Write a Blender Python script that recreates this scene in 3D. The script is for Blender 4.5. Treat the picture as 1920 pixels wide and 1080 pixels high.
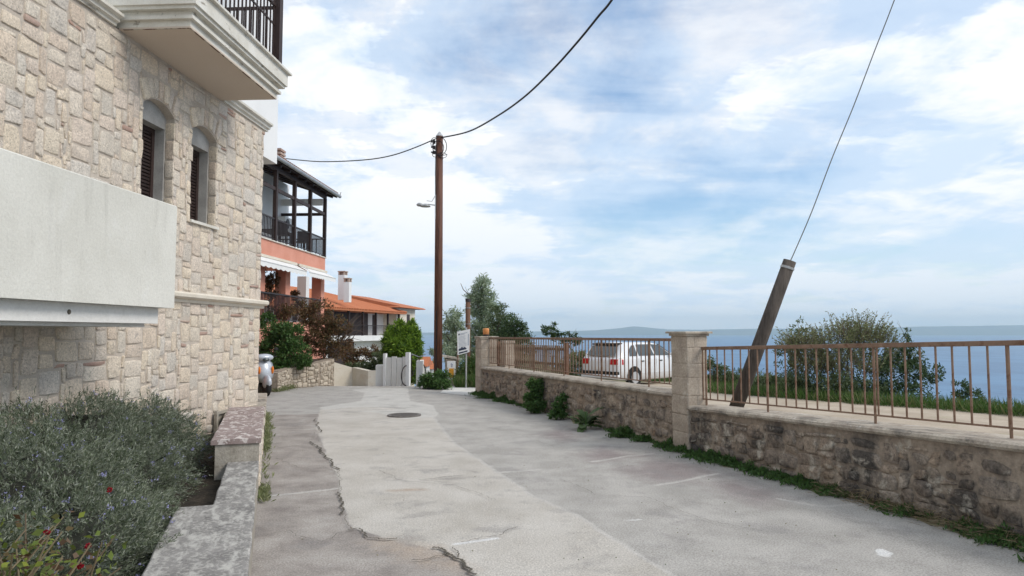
import bpy, math, random
import numpy as np
from mathutils import Vector, Matrix, noise as mn

for o in list(bpy.data.objects): bpy.data.objects.remove(o)
S = bpy.context.scene
COL = S.collection
rnd = random.Random(7)
R = math.radians

# ------------------------------------------------------------ camera
FPX = 1301.0; PITCH = math.atan(82/FPX); EYE = 1.65
cam = bpy.data.cameras.new("camera"); cam.lens = 36*FPX/1920; cam.sensor_width = 36
cam.clip_start = .05; cam.clip_end = 60000
camo = bpy.data.objects.new("camera", cam); COL.objects.link(camo)
camo.location = (0, 0, EYE); camo.rotation_euler = (math.pi/2+PITCH, 0, 0)
S.camera = camo

# ------------------------------------------------------------ world
SUN_EL, SUN_AZ = R(42), R(108)      # azimuth clockwise from +Y: light comes from the right
w = bpy.data.worlds.new("World"); S.world = w; w.use_nodes = True
nt = w.node_tree; nt.nodes.clear()
def N(t, **kw):
    n = nt.nodes.new(t)
    for k, v in kw.items(): setattr(n, k, v)
    return n
L = nt.links.new
sky = N('ShaderNodeTexSky'); sky.sky_type = 'NISHITA'; sky.sun_disc = False
sky.sun_elevation = SUN_EL; sky.sun_rotation = SUN_AZ; sky.altitude = 60
sky.air_density = 1.0; sky.dust_density = .6; sky.ozone_density = 1.2
bg1 = N('ShaderNodeBackground'); bg1.inputs[1].default_value = .15; hs_ = N('ShaderNodeHueSaturation'); hs_.inputs['Saturation'].default_value = 1.3; hs_.inputs['Value'].default_value = .92; L(sky.outputs[0], hs_.inputs['Color']); L(hs_.outputs[0], bg1.inputs[0])
tc = N('ShaderNodeTexCoord'); sep = N('ShaderNodeSeparateXYZ'); L(tc.outputs['Generated'], sep.inputs[0])
def M(op, a, b=None, c=None):
    n = N('ShaderNodeMath', operation=op)
    for i, v in enumerate((a, b, c)):
        if v is None: continue
        if isinstance(v, (int, float)): n.inputs[i].default_value = v
        else: L(v, n.inputs[i])
    return n.outputs[0]
zc = M('ADD', M('MAXIMUM', sep.outputs[2], 0.0), .17)
cx = M('DIVIDE', sep.outputs[0], zc); cy = M('DIVIDE', sep.outputs[1], zc)
cmb = N('ShaderNodeCombineXYZ'); L(cx, cmb.inputs[0]); L(cy, cmb.inputs[1])
def cloud(loc, rot, sc, scale, detail, rough, dist):
    mp = N('ShaderNodeMapping'); L(cmb.outputs[0], mp.inputs[0])
    mp.inputs['Location'].default_value = loc; mp.inputs['Rotation'].default_value = (0, 0, rot); mp.inputs['Scale'].default_value = sc
    n = N('ShaderNodeTexNoise'); n.inputs['Scale'].default_value = scale; n.inputs['Detail'].default_value = detail
    n.inputs['Roughness'].default_value = rough; n.inputs['Distortion'].default_value = dist
    L(mp.outputs[0], n.inputs[0]); return n.outputs[0]
def mrange(v, a, b, c=0.0, d=1.0):
    n = N('ShaderNodeMapRange'); n.interpolation_type = 'SMOOTHSTEP'
    L(v, n.inputs[0]); n.inputs[1].default_value = a; n.inputs[2].default_value = b; n.inputs[3].default_value = c; n.inputs[4].default_value = d
    return n.outputs[0]
n1 = cloud((3.1, 24.5, .3), R(20), (1, .8, 1), 1.5, 12, .60, .25)        # broken cumulus sheets
n2 = cloud((1.2, 9.3, 2.), R(-38), (.45, 2.0, 1), 1.6, 10, .62, .5)      # fanned streaks
n3 = cloud((17.9, 2.1, 5.), R(10), (1, 1, 1), .62, 3, .5, .2)             # where it opens up
n4 = cloud((2., 8., 3.), R(0), (1, .6, 1), 5.5, 8, .62, .2)              # fine mottling
f = M('ADD', M('ADD', M('MULTIPLY', n1, .62), M('MULTIPLY', n2, .34)), M('MULTIPLY', n3, .50))
f = M('ADD', f, M('MULTIPLY', n4, .12))
low = M('ADD', mrange(sep.outputs[2], .0, .22, .05, 0.0), mrange(sep.outputs[2], .0, .10, .16, 0.0))
low = M('ADD', low, mrange(sep.outputs[0], -.5, .1, .05, 0.0))
f = M('ADD', f, low)
thin = mrange(f, .59, .82, .20, .80); thick = mrange(f, .75, .86)
fac = M('MAXIMUM', thin, M('MULTIPLY', thick, .97))
shade = cloud((9., 4., 1.), R(5), (1, .8, 1), 2.6, 10, .6, .3)
dens_ = M('ADD', shade, M('MULTIPLY', mrange(f, .78, .95), .12))
shm = N('ShaderNodeMix', data_type='RGBA'); hor = mrange(sep.outputs[2], .02, .24); L(M('MULTIPLY', mrange(dens_, .42, .64), M('MULTIPLY_ADD', hor, .55, .45)), shm.inputs[0])
shm.inputs[6].default_value = (.68, .80, .95, 1); shm.inputs[7].default_value = (1.0, 1.0, 1.0, 1)
bg2 = N('ShaderNodeBackground'); L(shm.outputs[2], bg2.inputs[0]); bg2.inputs[1].default_value = .95
mx = N('ShaderNodeMixShader'); L(fac, mx.inputs[0]); L(bg1.outputs[0], mx.inputs[1]); L(bg2.outputs[0], mx.inputs[2])
wo = N('ShaderNodeOutputWorld'); L(mx.outputs[0], wo.inputs[0])

# ------------------------------------------------------------ sun
sl = bpy.data.lights.new("sun", 'SUN'); sl.energy = 1.9; sl.angle = R(22); sl.color = (1, .94, .86)
so = bpy.data.objects.new("sun", sl); COL.objects.link(so)
d = Vector((math.sin(SUN_AZ)*math.cos(SUN_EL), math.cos(SUN_AZ)*math.cos(SUN_EL), math.sin(SUN_EL)))
so.rotation_euler = d.to_track_quat('Z', 'Y').to_euler(); so.location = d*40

S.view_settings.view_transform = 'Standard'; S.view_settings.look = 'None'
S.view_settings.exposure = 0.24; S.view_settings.gamma = 1
S.render.engine = 'CYCLES'
S.cycles.volume_bounces = 0; S.cycles.max_bounces = 6; S.cycles.transparent_max_bounces = 16

# ------------------------------------------------------------ perspective helpers
def ray(px, py):
    a = (px-960)/FPX; b = (540-py)/FPX
    return Vector((a, math.cos(PITCH)-b*math.sin(PITCH), math.sin(PITCH)+b*math.cos(PITCH)))
def at(px, py, Y):
    r = ray(px, py); k = Y/r.y
    return Vector((r.x*k, Y, EYE+r.z*k))
def G(px, py, z=0.0):
    r = ray(px, py); k = (z-EYE)/r.z
    return Vector((r.x*k, r.y*k, z))

# ------------------------------------------------------------ materials
_m = {}
def surf(name, cols, scale=3.0, rough=.85, bump=.3, bscale=40., fine=.25, island=None, stains=(), spec=.3, metal=0.0,
         detail=8, transl=0.0, vor=0.0, zones=(), imix=.6, aniso=(1, 1, 1), bdist=.01, lo=.35, hi=.65):
    m = bpy.data.materials.new(name); m.use_nodes = True; t = m.node_tree; t.nodes.clear(); l = t.links.new
    def n(ty, **kw):
        x = t.nodes.new(ty)
        for k, v in kw.items(): setattr(x, k, v)
        return x
    out = n('ShaderNodeOutputMaterial'); p = n('ShaderNodeBsdfPrincipled')
    p.inputs['Roughness'].default_value = rough; p.inputs['Specular IOR Level'].default_value = spec; p.inputs['Metallic'].default_value = metal
    co = n('ShaderNodeTexCoord'); mp = n('ShaderNodeMapping'); l(co.outputs['Object'], mp.inputs[0]); mp.inputs['Scale'].default_value = aniso
    def noise(sc, de=8, ro=.6, vec=None, di=0.0):
        x = n('ShaderNodeTexNoise'); x.inputs['Scale'].default_value = sc; x.inputs['Detail'].default_value = de
        x.inputs['Roughness'].default_value = ro; x.inputs['Distortion'].default_value = di
        l(vec or mp.outputs[0], x.inputs[0]); return x.outputs[0]
    def ramp(src, cs, a=lo, b=hi):
        r = n('ShaderNodeValToRGB'); e = r.color_ramp.elements
        k = len(cs)
        if k == 1: cs = [cs[0], cs[0]]; k = 2
        e[0].position = a; e[0].color = (*cs[0], 1); e[1].position = b; e[1].color = (*cs[-1], 1)
        for i in range(1, k-1):
            x = e.new(a+(b-a)*i/(k-1)); x.color = (*cs[i], 1)
        l(src, r.inputs[0]); return r.outputs[0]
    def mix(fac, a, b, bt='MIX'):
        x = n('ShaderNodeMix', data_type='RGBA', blend_type=bt)
        if isinstance(fac, float): x.inputs[0].default_value = fac
        else: l(fac, x.inputs[0])
        for s_, v in ((6, a), (7, b)):
            if isinstance(v, tuple): x.inputs[s_].default_value = (*v, 1)
            else: l(v, x.inputs[s_])
        return x.outputs[2]
    c = ramp(noise(scale, detail), cols)
    for (attr, ch, zc_, zsc, er, sharp) in zones:
        at_ = n('ShaderNodeAttribute'); at_.attribute_name = attr; sp_ = n('ShaderNodeSeparateColor'); l(at_.outputs['Color'], sp_.inputs[0])
        ad = n('ShaderNodeMath', operation='MULTIPLY_ADD'); l(noise(er[0], 6, .7), ad.inputs[0]); ad.inputs[1].default_value = er[1]; ad.inputs[2].default_value = -er[1]*.5
        a2 = n('ShaderNodeMath', operation='ADD'); l(ad.outputs[0], a2.inputs[0]); l(sp_.outputs[ch], a2.inputs[1])
        mk = n('ShaderNodeMapRange'); l(a2.outputs[0], mk.inputs[0]); mk.inputs[1].default_value = .5-sharp; mk.inputs[2].default_value = .5+sharp
        gt_ = n('ShaderNodeMath', operation='MULTIPLY'); l(mk.outputs[0], gt_.inputs[0]); st_n = n('ShaderNodeMath', operation='GREATER_THAN'); l(sp_.outputs[ch], st_n.inputs[0]); st_n.inputs[1].default_value = .02; l(st_n.outputs[0], gt_.inputs[1])
        c = mix(gt_.outputs[0], c, ramp(noise(zsc, 9, .65), zc_))
    if island:
        g = n('ShaderNodeNewGeometry'); ci = ramp(g.outputs['Random Per Island'], island, 0., 1.)
        c = mix(imix if len(cols) > 1 else 1.0, c, ci)
    for st in stains:
        colr, sc, a, b, an = st[:5]
        mp2 = n('ShaderNodeMapping'); l(co.outputs['Object'], mp2.inputs[0]); mp2.inputs['Scale'].default_value = an
        mp2.inputs['Location'].default_value = (sc*1.7, sc*.3, 4.1)
        mk = n('ShaderNodeMapRange'); l(noise(sc, 9, .65, mp2.outputs[0], .3), mk.inputs[0]); mk.inputs[1].default_value = a; mk.inputs[2].default_value = b
        if len(st) > 5: mk.inputs[4].default_value = st[5]
        c = mix(mk.outputs[0], c, colr)
    if fine > 0:
        r = n('ShaderNodeMapRange'); l(noise(bscale, 4, .7), r.inputs[0]); r.inputs[1].default_value = .3; r.inputs[2].default_value = .7
        r.inputs[3].default_value = 1-fine; r.inputs[4].default_value = 1+fine*.6
        gr = n('ShaderNodeCombineColor'); [l(r.outputs[0], gr.inputs[i]) for i in range(3)]
        c = mix(1.0, c, gr.outputs[0], 'MULTIPLY')
    h = None
    if vor > 0:
        v = n('ShaderNodeTexVoronoi'); v.inputs['Scale'].default_value = bscale*.8; l(mp.outputs[0], v.inputs[0])
        vr = n('ShaderNodeMapRange'); l(v.outputs[0], vr.inputs[0]); vr.inputs[1].default_value = .05; vr.inputs[2].default_value = .3; vr.inputs[3].default_value = 1-vor; vr.inputs[4].default_value = 1
        gr = n('ShaderNodeCombineColor'); [l(vr.outputs[0], gr.inputs[i]) for i in range(3)]
        c = mix(1.0, c, gr.outputs[0], 'MULTIPLY'); h = vr.outputs[0]
    l(c, p.inputs['Base Color'])
    if bump > 0:
        b = n('ShaderNodeBump'); b.inputs['Strength'].default_value = bump; b.inputs['Distance'].default_value = bdist
        hn = noise(bscale*.6, 7, .7)
        if h is not None:
            ad = n('ShaderNodeMath', operation='ADD'); l(hn, ad.inputs[0]); l(h, ad.inputs[1]); hn = ad.outputs[0]
        l(hn, b.inputs['Height']); l(b.outputs[0], p.inputs['Normal'])
    if transl > 0:
        tr = n('ShaderNodeBsdfTranslucent'); l(c, tr.inputs[0]); ms = n('ShaderNodeMixShader'); ms.inputs[0].default_value = transl
        l(p.outputs[0], ms.inputs[1]); l(tr.outputs[0], ms.inputs[2]); l(ms.outputs[0], out.inputs[0])
    else: l(p.outputs[0], out.inputs[0])
    return m
A = (1, 1, 1)
FST = [(.68, .61, .52), (.76, .63, .48), (.60, .56, .50), (.68, .54, .43), (.80, .68, .52), (.63, .59, .54), (.74, .61, .51), (.80, .73, .62)]
m_stone = surf('limestone', [(.47, .415, .345), (.74, .65, .53)], 7, .9, .9, 48, .34, island=FST, vor=.32, bdist=.016,
               stains=[((.34, .31, .28), 7, .57, .72, A, .6), ((.62, .40, .27), 1.3, .64, .74, A, .55)])
m_mortar = surf('lime_mortar', [(.43, .37, .31), (.56, .495, .42)], 4, .95, .5, 60, .2)
m_brick = surf('brick_sliver', [(.40, .27, .21), (.48, .36, .29)], 8, .9, .5, 60, .2, island=[(.42, .27, .21), (.36, .24, .2), (.52, .42, .35)])
WST = [(.34, .27, .21), (.42, .33, .25), (.24, .205, .175), (.46, .37, .28), (.13, .12, .11), (.39, .29, .20), (.31, .26, .215), (.54, .47, .39), (.19, .17, .15)]
m_wstone = surf('weathered_rubble', [(.20, .16, .13), (.45, .36, .275)], 5, .95, 1., 30, .5, island=WST, vor=.25, imix=.42, bdist=.02,
                stains=[((.075, .07, .068), 1.9, .51, .62, A, .85), ((.58, .52, .43), 4.2, .56, .66, A, .7), ((.50, .28, .12), 1.1, .66, .75, A, .6)])
m_wmortar = surf('old_mortar', [(.24, .195, .155), (.44, .365, .285)], 5, .95, .9, 30, .25, bdist=.02,
                stains=[((.10, .095, .09), 1.9, .54, .66, A, .5), ((.50, .44, .36), 4.2, .56, .68, A, .5)])
m_wstone2 = surf('blackened_rubble', [(.19, .15, .12), (.43, .34, .26)], 5, .95, 1., 30, .5, island=WST, vor=.25, imix=.5, bdist=.02,
                stains=[((.055, .052, .05), 1.5, .47, .58, A, .85), ((.60, .55, .46), 5.0, .56, .66, A, .7), ((.42, .24, .11), 1.1, .64, .74, A, .6)])
m_wmortar2 = surf('blackened_mortar', [(.23, .185, .145), (.42, .345, .27)], 5, .95, .9, 30, .25, bdist=.02, stains=[((.075, .07, .066), 1.5, .49, .62, A, .7), ((.56, .51, .43), 5.0, .56, .66, A, .6)])
m_wcap = surf('wall_cap_stone', [(.33, .275, .22), (.52, .46, .38)], 4, .9, .7, 40, .3, stains=[((.13, .12, .105), 5, .52, .64, (1, .5, 1), .75), ((.75, .72, .66), 4, .58, .7, A, .7)])
m_pillar = surf('pillar_stone', [(.36, .30, .24), (.50, .43, .35)], 4, .95, .7, 35, .25, vor=.15, stains=[((.28, .23, .19), 2.6, .55, .68, (1, 1, .5), .6), ((.66, .61, .53), 5, .6, .7, A, .6)])
m_plaster = surf('pale_render', [(.60, .585, .525), (.68, .665, .605)], 1.6, .9, .5, 45, .10, stains=[((.42, .405, .36), 2.0, .53, .72, (2, 2, .22), .6), ((.70, .69, .65), 3, .58, .7, (1, 1, .5), .5), ((.30, .28, .24), 11, .66, .72, (1, 1, .4), .5)])
m_trim = surf('weathered_trim', [(.60, .57, .50), (.72, .70, .64)], 3, .85, .3, 60, .1, stains=[((.22, .19, .15), 9, .60, .68, (1, .35, 1), .8)])
m_soffit = surf('soffit_paint', [(.56, .47, .385), (.60, .515, .43)], .7, .9, .1, 50, .04)
m_grey_render = surf('grey_render', [(.30, .295, .28), (.43, .42, .40)], 3, .9, .4, 50, .12, stains=[((.3, .29, .27), 3, .56, .7, A, .5)])
m_white = surf('white_paint', [(.74, .74, .73), (.80, .80, .79)], 1, .8, .1, 50, .04)
m_whitewash = surf('whitewash', [(.62, .61, .58), (.74, .73, .70)], 1.5, .85, .3, 40, .08, stains=[((.45, .42, .37), 2, .58, .72, (1, 1, .4), .5)])
m_cream = surf('cream_render', [(.62, .55, .44), (.72, .67, .58)], 1.2, .9, .3, 40, .08, stains=[((.55, .42, .28), 1.6, .55, .7, (1, 1, 2), .5)])
m_salmon = surf('salmon_render', [(.62, .27, .19), (.68, .32, .235)], 1.5, .9, .2, 40, .07)
m_dwood = surf('dark_wood', [(.030, .019, .017), (.055, .034, .03)], 5, .55, .3, 40, .2, aniso=(1, 1, .15))
m_iron = surf('dark_iron', [(.03, .024, .026), (.05, .04, .04)], 8, .5, .2, 60, .15)
m_rail = surf('brown_rail_paint', [(.20, .125, .085), (.27, .175, .12)], 6, .55, .3, 60, .15, stains=[((.14, .06, .03), 14, .54, .64, A, .75), ((.38, .26, .18), 20, .6, .7, A, .5)])
m_pole = surf('creosoted_pole', [(.085, .034, .02), (.17, .075, .045)], 3, .6, .6, 30, .3, aniso=(6, 6, .35), spec=.3, stains=[((.05, .02, .015), 5, .5, .66, (5, 5, .4), .7)])
m_gpole = surf('grey_timber', [(.05, .042, .036), (.12, .10, .085)], 3, .85, .7, 30, .3, aniso=(6, 6, .5), stains=[((.04, .035, .03), 5, .55, .66, (6, 6, .4), .8)])
m_bpole = surf('brown_timber', [(.12, .06, .04), (.2, .11, .07)], 3, .85, .7, 30, .3, aniso=(6, 6, .5))
m_cable = surf('black_cable', [(.015, .015, .017)], 3, .5, 0, 40, 0)
m_wire = surf('steel_wire', [(.16, .16, .16)], 3, .5, 0, 40, 0)
m_metal = surf('galvanised', [(.35, .36, .36), (.48, .48, .48)], 5, .45, .1, 40, .1, metal=.4)
m_roof = surf('terracotta_tiles', [(.40, .125, .055), (.54, .20, .095)], 2.5, .9, .3, 30, .25, island=[(.38, .12, .055), (.52, .18, .09), (.45, .155, .07), (.58, .25, .13)])
m_rooftile_d = surf('aged_tiles', [(.16, .07, .05), (.28, .13, .09)], 4, .9, .3, 30, .2)
m_awning = surf('awning_cloth', [(.78, .78, .76)], 3, .8, .1, 80, .04)
m_glass = surf('window_glass', [(.03, .04, .045)], 1, .08, 0, 10, 0, spec=.8)
m_soil = surf('soil', [(.03, .025, .018), (.07, .055, .04)], 5, 1, .9, 20, .4, bdist=.04)
m_asphalt = surf('road_surface', [(.365, .345, .315), (.47, .445, .41)], 2.0, .92, .7, 72, .46, vor=.22, bdist=.006,
                 stains=[((.26, .245, .235), 2.6, .54, .66, (1, 1, 1), .45), ((.56, .53, .49), 1.6, .56, .72, (1.3, .5, 1), .4), ((.20, .19, .18), 7, .64, .74, A, .35)],
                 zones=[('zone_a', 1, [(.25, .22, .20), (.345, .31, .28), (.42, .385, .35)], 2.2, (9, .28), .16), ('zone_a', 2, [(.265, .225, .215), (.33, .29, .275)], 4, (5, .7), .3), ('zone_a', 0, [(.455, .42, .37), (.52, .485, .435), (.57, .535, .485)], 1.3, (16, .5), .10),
                        ('zone_b', 0, [(.50, .48, .44), (.58, .56, .52)], 2.5, (14, .5), .12), ('zone_c', 0, [(.40, .32, .25), (.50, .41, .33)], 4, (6, .9), .3), ('zone_b', 1, [(.48, .455, .42), (.57, .54, .50)], 6, (22, .8), .2), ('zone_b', 2, [(.68, .67, .65), (.74, .73, .71)], 6, (25, .6), .15)])
m_pinkasph = surf('worn_pinkish_asphalt', [(.235, .21, .20), (.335, .305, .285)], 1.1, .92, .8, 70, .25, vor=.2, bdist=.007,
                 stains=[((.22, .165, .155), .8, .5, .66, (.6, 1.6, 1), .6), ((.42, .395, .36), 1.7, .54, .7, (.8, 2, 1), .6)])
m_conc = surf('poured_concrete', [(.50, .465, .42), (.61, .58, .54)], 1.0, .9, .4, 60, .13, bdist=.004,
                 stains=[((.56, .43, .33), 1.5, .62, .74, (.6, 1.5, 1), .45), ((.40, .37, .34), 1.2, .56, .7, (.35, 2.2, 1), .45), ((.72, .70, .67), .8, .6, .74, (.5, 2, 1), .5)])
m_pconc = surf('pale_concrete', [(.58, .56, .52), (.66, .645, .61)], 1.5, .9, .4, 60, .1, bdist=.004)
m_fill = surf('joint_filler', [(.50, .47, .44), (.58, .55, .52)], 5, .9, .4, 60, .15)
m_pinkst = surf('pink_stain_asphalt', [(.30, .255, .25), (.42, .375, .36)], 1.4, .92, .7, 75, .22, vor=.14, bdist=.006)
m_crack = surf('crack', [(.07, .062, .052), (.13, .115, .09)], 9, 1, 0, 60, .2)
m_lichen = surf('lichened_cap', [(.185, .175, .165), (.27, .255, .24)], 4, .95, .6, 60, .2, bdist=.006,
                stains=[((.52, .50, .46), 10, .49, .62, (1.5, .6, 1), .8), ((.46, .44, .40), 30, .5, .6, A, .6), ((.09, .085, .08), 8, .6, .68, A, .7)])
m_pinkcap = surf('pinkish_lichened_cap', [(.25, .19, .175), (.34, .27, .25)], 4, .95, .6, 60, .2, bdist=.006,
                stains=[((.66, .60, .56), 13, .53, .58, (1.2, .7, 1), .85), ((.1, .08, .08), 9, .6, .68, A, .6)])
m_oldconc = surf('mossy_concrete', [(.30, .27, .22), (.46, .42, .36)], 5, .95, .8, 45, .25, vor=.15, stains=[((.12, .11, .09), 4, .56, .68, (1, 1, .6), .7)])
m_sand = surf('sandy_track', [(.38, .31, .235), (.50, .425, .335)], 1.2, 1, .6, 30, .15, bdist=.02, stains=[((.34, .32, .2), 2.2, .58, .7, A, .5)])
m_earth = surf('dry_earth', [(.20, .18, .11), (.30, .25, .16)], 1.0, 1, .6, 12, .3, bdist=.05, stains=[((.07, .12, .035), 1.4, .45, .6, A, .9)])
def leafm(name, isl, transl=.3, rough=.55): return surf(name, [isl[0]], 3, rough, 0, 40, 0, island=isl, transl=transl, spec=.25)
m_lav = leafm('grey_green_leaf', [(0.084, 0.111, 0.058), (0.180, 0.211, 0.143), (0.306, 0.327, 0.248), (0.116, 0.148, 0.079), (0.444, 0.465, 0.380), (0.053, 0.074, 0.042), (0.148, 0.185, 0.095)])
m_lavfl = leafm('violet_flower', [(.30, .30, .52), (.36, .35, .58), (.44, .43, .66)])
m_green = leafm('mid_green_leaf', [(.085, .115, .035), (0.060, 0.120, 0.036), (0.096, 0.192, 0.048), (0.048, 0.090, 0.030), (0.120, 0.228, 0.066)])
m_grass = leafm('grass_blade', [(.055, .12, .022), (.08, .16, .03), (.04, .085, .02), (.12, .17, .05), (.20, .19, .09)])
m_dgreen = leafm('dark_green_leaf', [(0.040, 0.075, 0.034), (0.069, 0.115, 0.046), (0.098, 0.149, 0.057), (0.029, 0.052, 0.023)])
m_euc = leafm('eucalyptus_leaf', [(0.211, 0.276, 0.163), (0.325, 0.399, 0.269), (0.146, 0.195, 0.106), (0.488, 0.560, 0.431), (0.260, 0.325, 0.163)])
m_olive = leafm('olive_green_leaf', [(0.088, 0.125, 0.056), (0.144, 0.188, 0.088), (0.062, 0.094, 0.037), (0.213, 0.250, 0.138)])
m_conif = leafm('conifer_spray', [(0.091, 0.174, 0.024), (0.184, 0.306, 0.037), (0.306, 0.449, 0.052), (0.061, 0.122, 0.020), (0.143, 0.245, 0.030)])
m_brown = leafm('russet_leaf', [(0.131, 0.072, 0.041), (0.189, 0.102, 0.051), (0.087, 0.065, 0.029), (0.232, 0.145, 0.072), (0.072, 0.087, 0.032)])
m_spring = leafm('young_leaf', [(.17, .20, .08), (.25, .27, .13), (.12, .145, .06), (.33, .34, .19), (.09, .12, .05)])
m_straw = leafm('dry_stem', [(.22, .17, .10), (.30, .24, .15), (.15, .11, .07)])
m_yleaf = leafm('yellow_green_leaf', [(.24, .27, .04), (.14, .19, .035), (.1, .13, .03), (.11, .06, .03), (.16, .11, .07)])
m_red = leafm('red_petal', [(.32, .01, .02), (.22, .008, .018)])
m_bark = surf('bark', [(.10, .08, .06), (.19, .15, .12)], 6, .95, .8, 30, .3, aniso=(3, 3, .5))
m_twig = surf('twig', [(.13, .10, .08), (.2, .15, .12)], 6, .95, 0, 30, .3)

# ------------------------------------------------------------ mesh helpers
class MB:
    def __init__(s): s.v = []; s.f = []; s.m = []
    def add(s, vs, fs, mi=0):
        b = len(s.v); s.v += [tuple(v) for v in vs]; s.f += [tuple(i+b for i in f) for f in fs]; s.m += [mi]*len(fs); return s
    def box(s, x0, x1, y0, y1, z0, z1, mi=0, ch=0.0):
        if ch > 0:
            c = ch; P = [(x0, y0, z0), (x1, y0, z0), (x1, y1, z0), (x0, y1, z0)]
            P += [(x0, y0, z1-c), (x1, y0, z1-c), (x1, y1, z1-c), (x0, y1, z1-c)]
            P += [(x0+c, y0+c, z1), (x1-c, y0+c, z1), (x1-c, y1-c, z1), (x0+c, y1-c, z1)]
            F = [(3, 2, 1, 0), (8, 9, 10, 11)]
            for k in range(4):
                j = (k+1) % 4; F += [(k, j, j+4, k+4), (k+4, j+4, j+8, k+8)]
            return s.add(P, F, mi)
        P = [(x, y, z) for z in (z0, z1) for x, y in ((x0, y0), (x1, y0), (x1, y1), (x0, y1))]
        return s.add(P, [(3, 2, 1, 0), (4, 5, 6, 7), (0, 1, 5, 4), (1, 2, 6, 5), (2, 3, 7, 6), (3, 0, 4, 7)], mi)
    def hexa(s, P, mi=0):   # 4 bottom + 4 top
        return s.add(P, [(3, 2, 1, 0), (4, 5, 6, 7), (0, 1, 5, 4), (1, 2, 6, 5), (2, 3, 7, 6), (3, 0, 4, 7)], mi)
    def beam(s, a, b, w, h, mi=0):
        a = Vector(a); b = Vector(b); d = (b-a).normalized(); up = Vector((0, 0, 1)) if abs(d.z) < .95 else Vector((0, 1, 0))
        x = d.cross(up).normalized()*w/2; u = x.normalized().cross(d).normalized()*h/2
        return s.hexa([a-x-u, a+x-u, b+x-u, b-x-u, a-x+u, a+x+u, b+x+u, b-x+u], mi)
    def tube(s, pts, r, n=8, mi=0, caps=True):
        pts = [Vector(p) for p in pts]; k = len(pts)
        rr = r if isinstance(r, (list, tuple)) else [r]*k
        vs = []; ref = None
        for i, p in enumerate(pts):
            d = (pts[min(i+1, k-1)]-pts[max(i-1, 0)]).normalized()
            if ref is None: ref = Vector((1, 0, 0)) if abs(d.x) < .9 else Vector((0, 1, 0))
            x = (ref-d*ref.dot(d)).normalized(); y = d.cross(x); ref = x
            for j in range(n):
                a = 2*math.pi*j/n; vs.append(p+(x*math.cos(a)+y*math.sin(a))*rr[i])
        fs = [(i*n+j, i*n+(j+1) % n, (i+1)*n+(j+1) % n, (i+1)*n+j) for i in range(k-1) for j in range(n)]
        if caps: fs += [tuple(reversed(range(n))), tuple((k-1)*n+j for j in range(n))]
        return s.add(vs, fs, mi)
    def lathe(s, prof, c=(0, 0, 0), n=16, mi=0, axis='z'):
        vs = []
        for r, z in prof:
            for j in range(n):
                a = 2*math.pi*j/n; x, y = r*math.cos(a), r*math.sin(a)
                vs.append((c[0]+x, c[1]+y, c[2]+z) if axis == 'z' else ((c[0]+z, c[1]+x, c[2]+y) if axis == 'x' else (c[0]+x, c[1]+z, c[2]+y)))
        k = len(prof); fs = [(i*n+j, i*n+(j+1) % n, (i+1)*n+(j+1) % n, (i+1)*n+j) for i in range(k-1) for j in range(n)]
        fs += [tuple(reversed(range(n))), tuple((k-1)*n+j for j in range(n))]
        return s.add(vs, fs, mi)
    def ellipsoid(s, c, r, n=12, m=8, mi=0, jit=0.0):
        vs = []
        for i in range(m+1):
            th = math.pi*i/m
            for j in range(n):
                a = 2*math.pi*j/n; k = 1+jit*(rnd.random()-.5)
                vs.append((c[0]+r[0]*k*math.sin(th)*math.cos(a), c[1]+r[1]*k*math.sin(th)*math.sin(a), c[2]+r[2]*k*math.cos(th)))
        fs = [(i*n+j, (i+1)*n+j, (i+1)*n+(j+1) % n, i*n+(j+1) % n) for i in range(m) for j in range(n)]
        return s.add(vs, fs, mi)
    def prism(s, poly, z0, z1, mi=0):     # poly: xy list
        n = len(poly); vs = [(x, y, z0) for x, y in poly]+[(x, y, z1) for x, y in poly]
        return s.add(vs, [tuple(reversed(range(n))), tuple(range(n, 2*n))]+[(i, (i+1) % n, (i+1) % n+n, i+n) for i in range(n)], mi)
    def extr(s, poly, a, b, f, mi=0):     # poly 2D, f(u,v,w) -> xyz, extruded from w=a to w=b
        n = len(poly); vs = [f(u, v, a) for u, v in poly]+[f(u, v, b) for u, v in poly]
        return s.add(vs, [tuple(reversed(range(n))), tuple(range(n, 2*n))]+[(i, (i+1) % n, (i+1) % n+n, i+n) for i in range(n)], mi)
    def build(s, name, mat, parent=None, smooth=False, label=None, bevel=0.0):
        me = bpy.data.meshes.new(name); me.from_pydata(s.v, [], s.f)
        mats = mat if isinstance(mat, (list, tuple)) else [mat]
        for x in mats: me.materials.append(x)
        if len(mats) > 1: me.polygons.foreach_set('material_index', s.m)
        me.update()
        import bmesh
        bm = bmesh.new(); bm.from_mesh(me); bmesh.ops.recalc_face_normals(bm, faces=bm.faces); bm.to_mesh(me); bm.free()
        if smooth: me.shade_smooth()
        o = bpy.data.objects.new(name, me); COL.objects.link(o)
        if bevel: 
            b = o.modifiers.new('bevel', 'BEVEL'); b.width = bevel; b.segments = 2; b.limit_method = 'ANGLE'; b.harden_normals = False
        if parent: o.parent = parent
        if label: o['label'] = label
        return o
def tag(o, label=None, cat=None, group=None, kind=None):
    if label: o['label'] = label
    if cat: o['category'] = cat
    if group: o['group'] = group
    if kind: o['kind'] = kind
    return o
def thing(name, label, cat, loc=(0, 0, 0), rz=0.0, group=None):
    o = bpy.data.objects.new(name, None); COL.objects.link(o); o.location = loc; o.rotation_euler = (0, 0, rz); o.empty_display_size = .2
    return tag(o, label, cat, group)
def copy_of(o, parent, loc):
    c = o.copy(); COL.objects.link(c); c.parent = parent; c.location = loc; return c
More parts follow.
